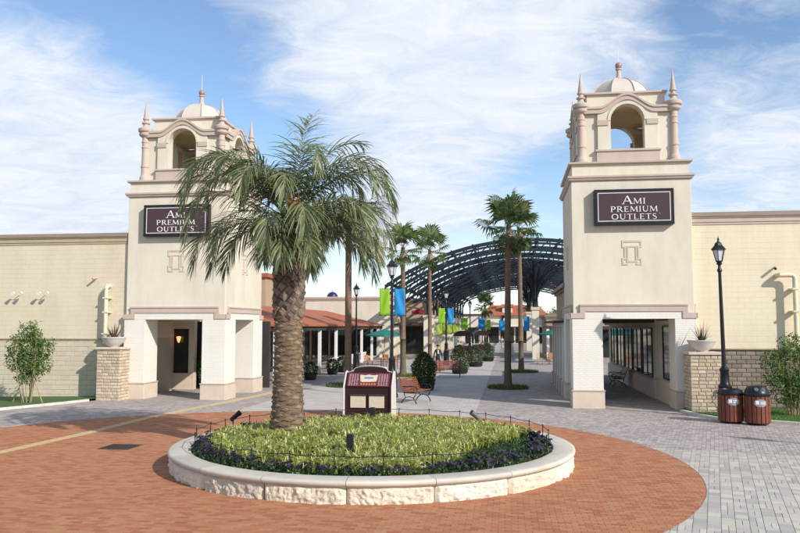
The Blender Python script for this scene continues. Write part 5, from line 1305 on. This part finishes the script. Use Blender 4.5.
for a in range(11):
    v = 63 + a * 6; m = MB()
    for p, q in zip(us[:-1], us[1:]): m.bar((p, v, vz(p) + .05), (q, v, vz(q) + .05), .2, .16)
    m.build('rib', M_steel, cn)
for i in range(9):
    v = 71 + i * 6.2; m = MB(); z1 = vz(-7.3) - .6
    m.bar((-7.45, v, 3.95), (-7.45, v, z1), .16); m.bar((-7.15, v, 3.95), (-7.15, v, z1), .16)
    for z in (4.6, 5.6, 6.6): m.bar((-7.45, v, z), (-7.15, v, z), .08)
    for s, L in ((1, 3.4), (1, 2.2), (-1, 2.0)):
        P = [(-7.3 + s * L * (1 - math.cos(R(b))), v, 4.6 + (vz(-7.3 + s * L) - .7 - 4.6) * math.sin(R(b))) for b in range(0, 91, 10)]; m.tube(P, .055, 5)
    m.build('column', M_steel, cn)
for v in (71.3, 95.0):
    m = MB(); u = 2.31
    for s in (-.16, .16): m.bar((u + s, v, 4.65), (u + s, v, 9.0), .14); m.bar((u, v + s, 4.65), (u, v + s, 9.0), .14)
    for L in (.7, 1.3, 1.9, 2.6, 3.3, 4.0):
        for (dx, dy) in ((1, 0), (-1, 0), (0, 1), (0, -1), (.7, .7), (-.7, .7), (.7, -.7), (-.7, -.7)):
            P = []
            for b in range(0, 91, 9):
                f = 1 - math.cos(R(b)); uu = u + dx * L * f; P.append((uu + dx * .12, v + dy * L * f + dy * .12, 4.9 + (vz(u + dx * L) - .75 - 4.9) * math.sin(R(b)) ** 1.0))
            m.tube(P, .05, 4)
    m.build('branching_column', M_steel, cn)

# far end building with tiled roof
fb = thing('tiled_building', 'cream building with terracotta hipped roof closing the end of the street', 'building', W(-4.5, 132), -ANG)
m = MB(); m.box(0, 0, -.02, 10.5, 12, 4.7); m.build('wall', M_cream, fb)
m = MB(); m.v = [(-.5, -.6, 4.7), (11, -.6, 4.7), (11, 12.5, 4.7), (-.5, 12.5, 4.7), (1.2, 4, 6.5), (9.3, 4, 6.5)]; m.f = [(0, 1, 5, 4), (1, 2, 5), (2, 3, 4, 5), (3, 0, 4), (3, 2, 1, 0)]; m.t = [0] * 5; m.build('roof', M_tile, fb)
m = MB(); m.box(3.3, .6, 5.0, 5.0, 2.6, 6.1); dr = m.build('dormer', M_cream, fb); m = MB(); m.profx([(.4, 6.1), (2.8, 6.1), (1.6, 6.6)], 3.1, 5.2); m.build('dormer_roof', M_tile, dr)
for i in range(4): window(fb, .5 + i * 2.5, 2.7 + i * 2.5, .1, 2.7, -.001, mull=2)
m = MB(); m.box(-.2, -1.6, 2.85, 10.7, -.01, 3.0); m.build('awning', M_wht, fb)
ns = thing('shop_sign', 'square navy blue sign on the tiled building at the street end', 'sign', W(-.6, 131.9, 3.95), -ANG)
m = MB(); m.box(-.75, -.1, -.7, .75, 0, .7); m.build('sign_board', M_navy, ns); m = MB(); m.lathe([(.3, 0), (.42, 0), (.42, .03), (.3, .03), (.3, 0)], 0, 0, 20); o = m.build('sign_ring', M_wht, ns); o.rotation_euler = (R(90), 0, 0); o.location = (0, -.1, 0)
block('low cream building right of the tiled one at the street end', 6.3, 14, 130, 140, 5.0, M_cream, M_brown, ((.5, 6.8, .1, 2.7, 4),))
block('cream building left of the tiled one behind the canopy piers', -16, -4.7, 128, 140, 4.9, M_cream, M_brown, ((7.2, 11, .1, 2.7, 3),))
b3 = block('low tan flat roofed building at the right side of the street beyond the arcade', 3.4, 16, 74, 84, 4.0, M_tan, M_brown, ((.8, 3.0, .1, 2.6, 2), (3.4, 5.8, .1, 2.6, 2)))
m = MB(); m.box(-.3, -2.4, 2.75, 6, -.17, 2.95); m.build('porch_roof', M_awn, b3)
for x in (-.1, 1.7, 3.5): m = MB(); m.box(x, -2.3, -.02, x + .25, -2.05, 2.75); m.build('porch_post', M_wht, b3)
for (u, v, c, z, l) in ((-5.0, 96, 'g', 2.8, 'small far lime banner under the canopy, left'), (-3.9, 96, 'b', 2.8, 'small far blue banner under the canopy, left'), (-2.5, 108, 'g', 2.7, 'small far lime banner in the middle of the street'), (-1.6, 112, 'b', 2.6, 'small far blue banner below the tiled roof')):
    banner(l, M_green if c == 'g' else M_blue, 0, -ANG, W(u, v), .8, z - .3, z + 1.1, -1 if c == 'g' else 1)
def cart(label, loc, rz):
    t = thing('market_cart', label, 'cart', loc, rz, 'dark red market carts under the canopy')
    m = MB(); m.box(-.9, -.45, .35, .9, .45, 1.0); m.build('body', M_maroon, t, bevel=.02)
    for s in (-1, 1):
        m = MB(); m.tube([(s * .8, 0, 1.0), (s * .8, 0, 2.0)], .035, 6); m.build('post', M_wht, t)
        m = MB(); m.lathe([(.30, -.04), (.34, -.04), (.34, .04), (.30, .04), (.30, -.04)], 0, 0, 16)
        for k in range(6): m.tube([(0, 0, 0), (.31 * math.cos(k * 1.047), .31 * math.sin(k * 1.047), 0)], .015, 4)
        o = m.build('wheel', M_black, t); o.rotation_euler = (R(90), 0, 0); o.location = (s * .5, -.5, .34)
    m = MB(); pts = [(1.0 * math.cos(R(a)), 1.95 + .55 * math.sin(R(a))) for a in range(0, 181, 15)]
    m.prof(list(reversed(pts)), -.6, .6); m.build('arched_roof', M_maroon, t)
cart('dark market cart with arched roof, left one of two behind the flowering shrubs', W(-4.6, 78), 0)
cart('dark market cart with arched roof, right one of two behind the flowering shrubs', W(-3.0, 84), R(10))
# distant trees
for i, (u, v, h, s, l) in enumerate(((8.5, 150, 6.6, 5.5, 'dark distant tree just right of the single canopy pier'), (13, 152, 8.2, 6, 'tallest dark distant tree beyond the tan building'), (18, 150, 7.2, 6, 'rightmost dark distant tree behind the arcade roof'), (-22, 150, 6, 7, 'dark distant tree behind the long cream building'))):
    leafy_tree(l, W(u, v), h, s * .3, 5, [(rnd(-s / 3, s / 3), rnd(-1, 1), h * rnd(.5, .75), s * rnd(.25, .38), h * rnd(.2, .3)) for _ in range(7)], 2600, .5, M_dgreen, name='distant_tree', cat='tree', stakes=False, seed=40 + i, smat=M_bark)
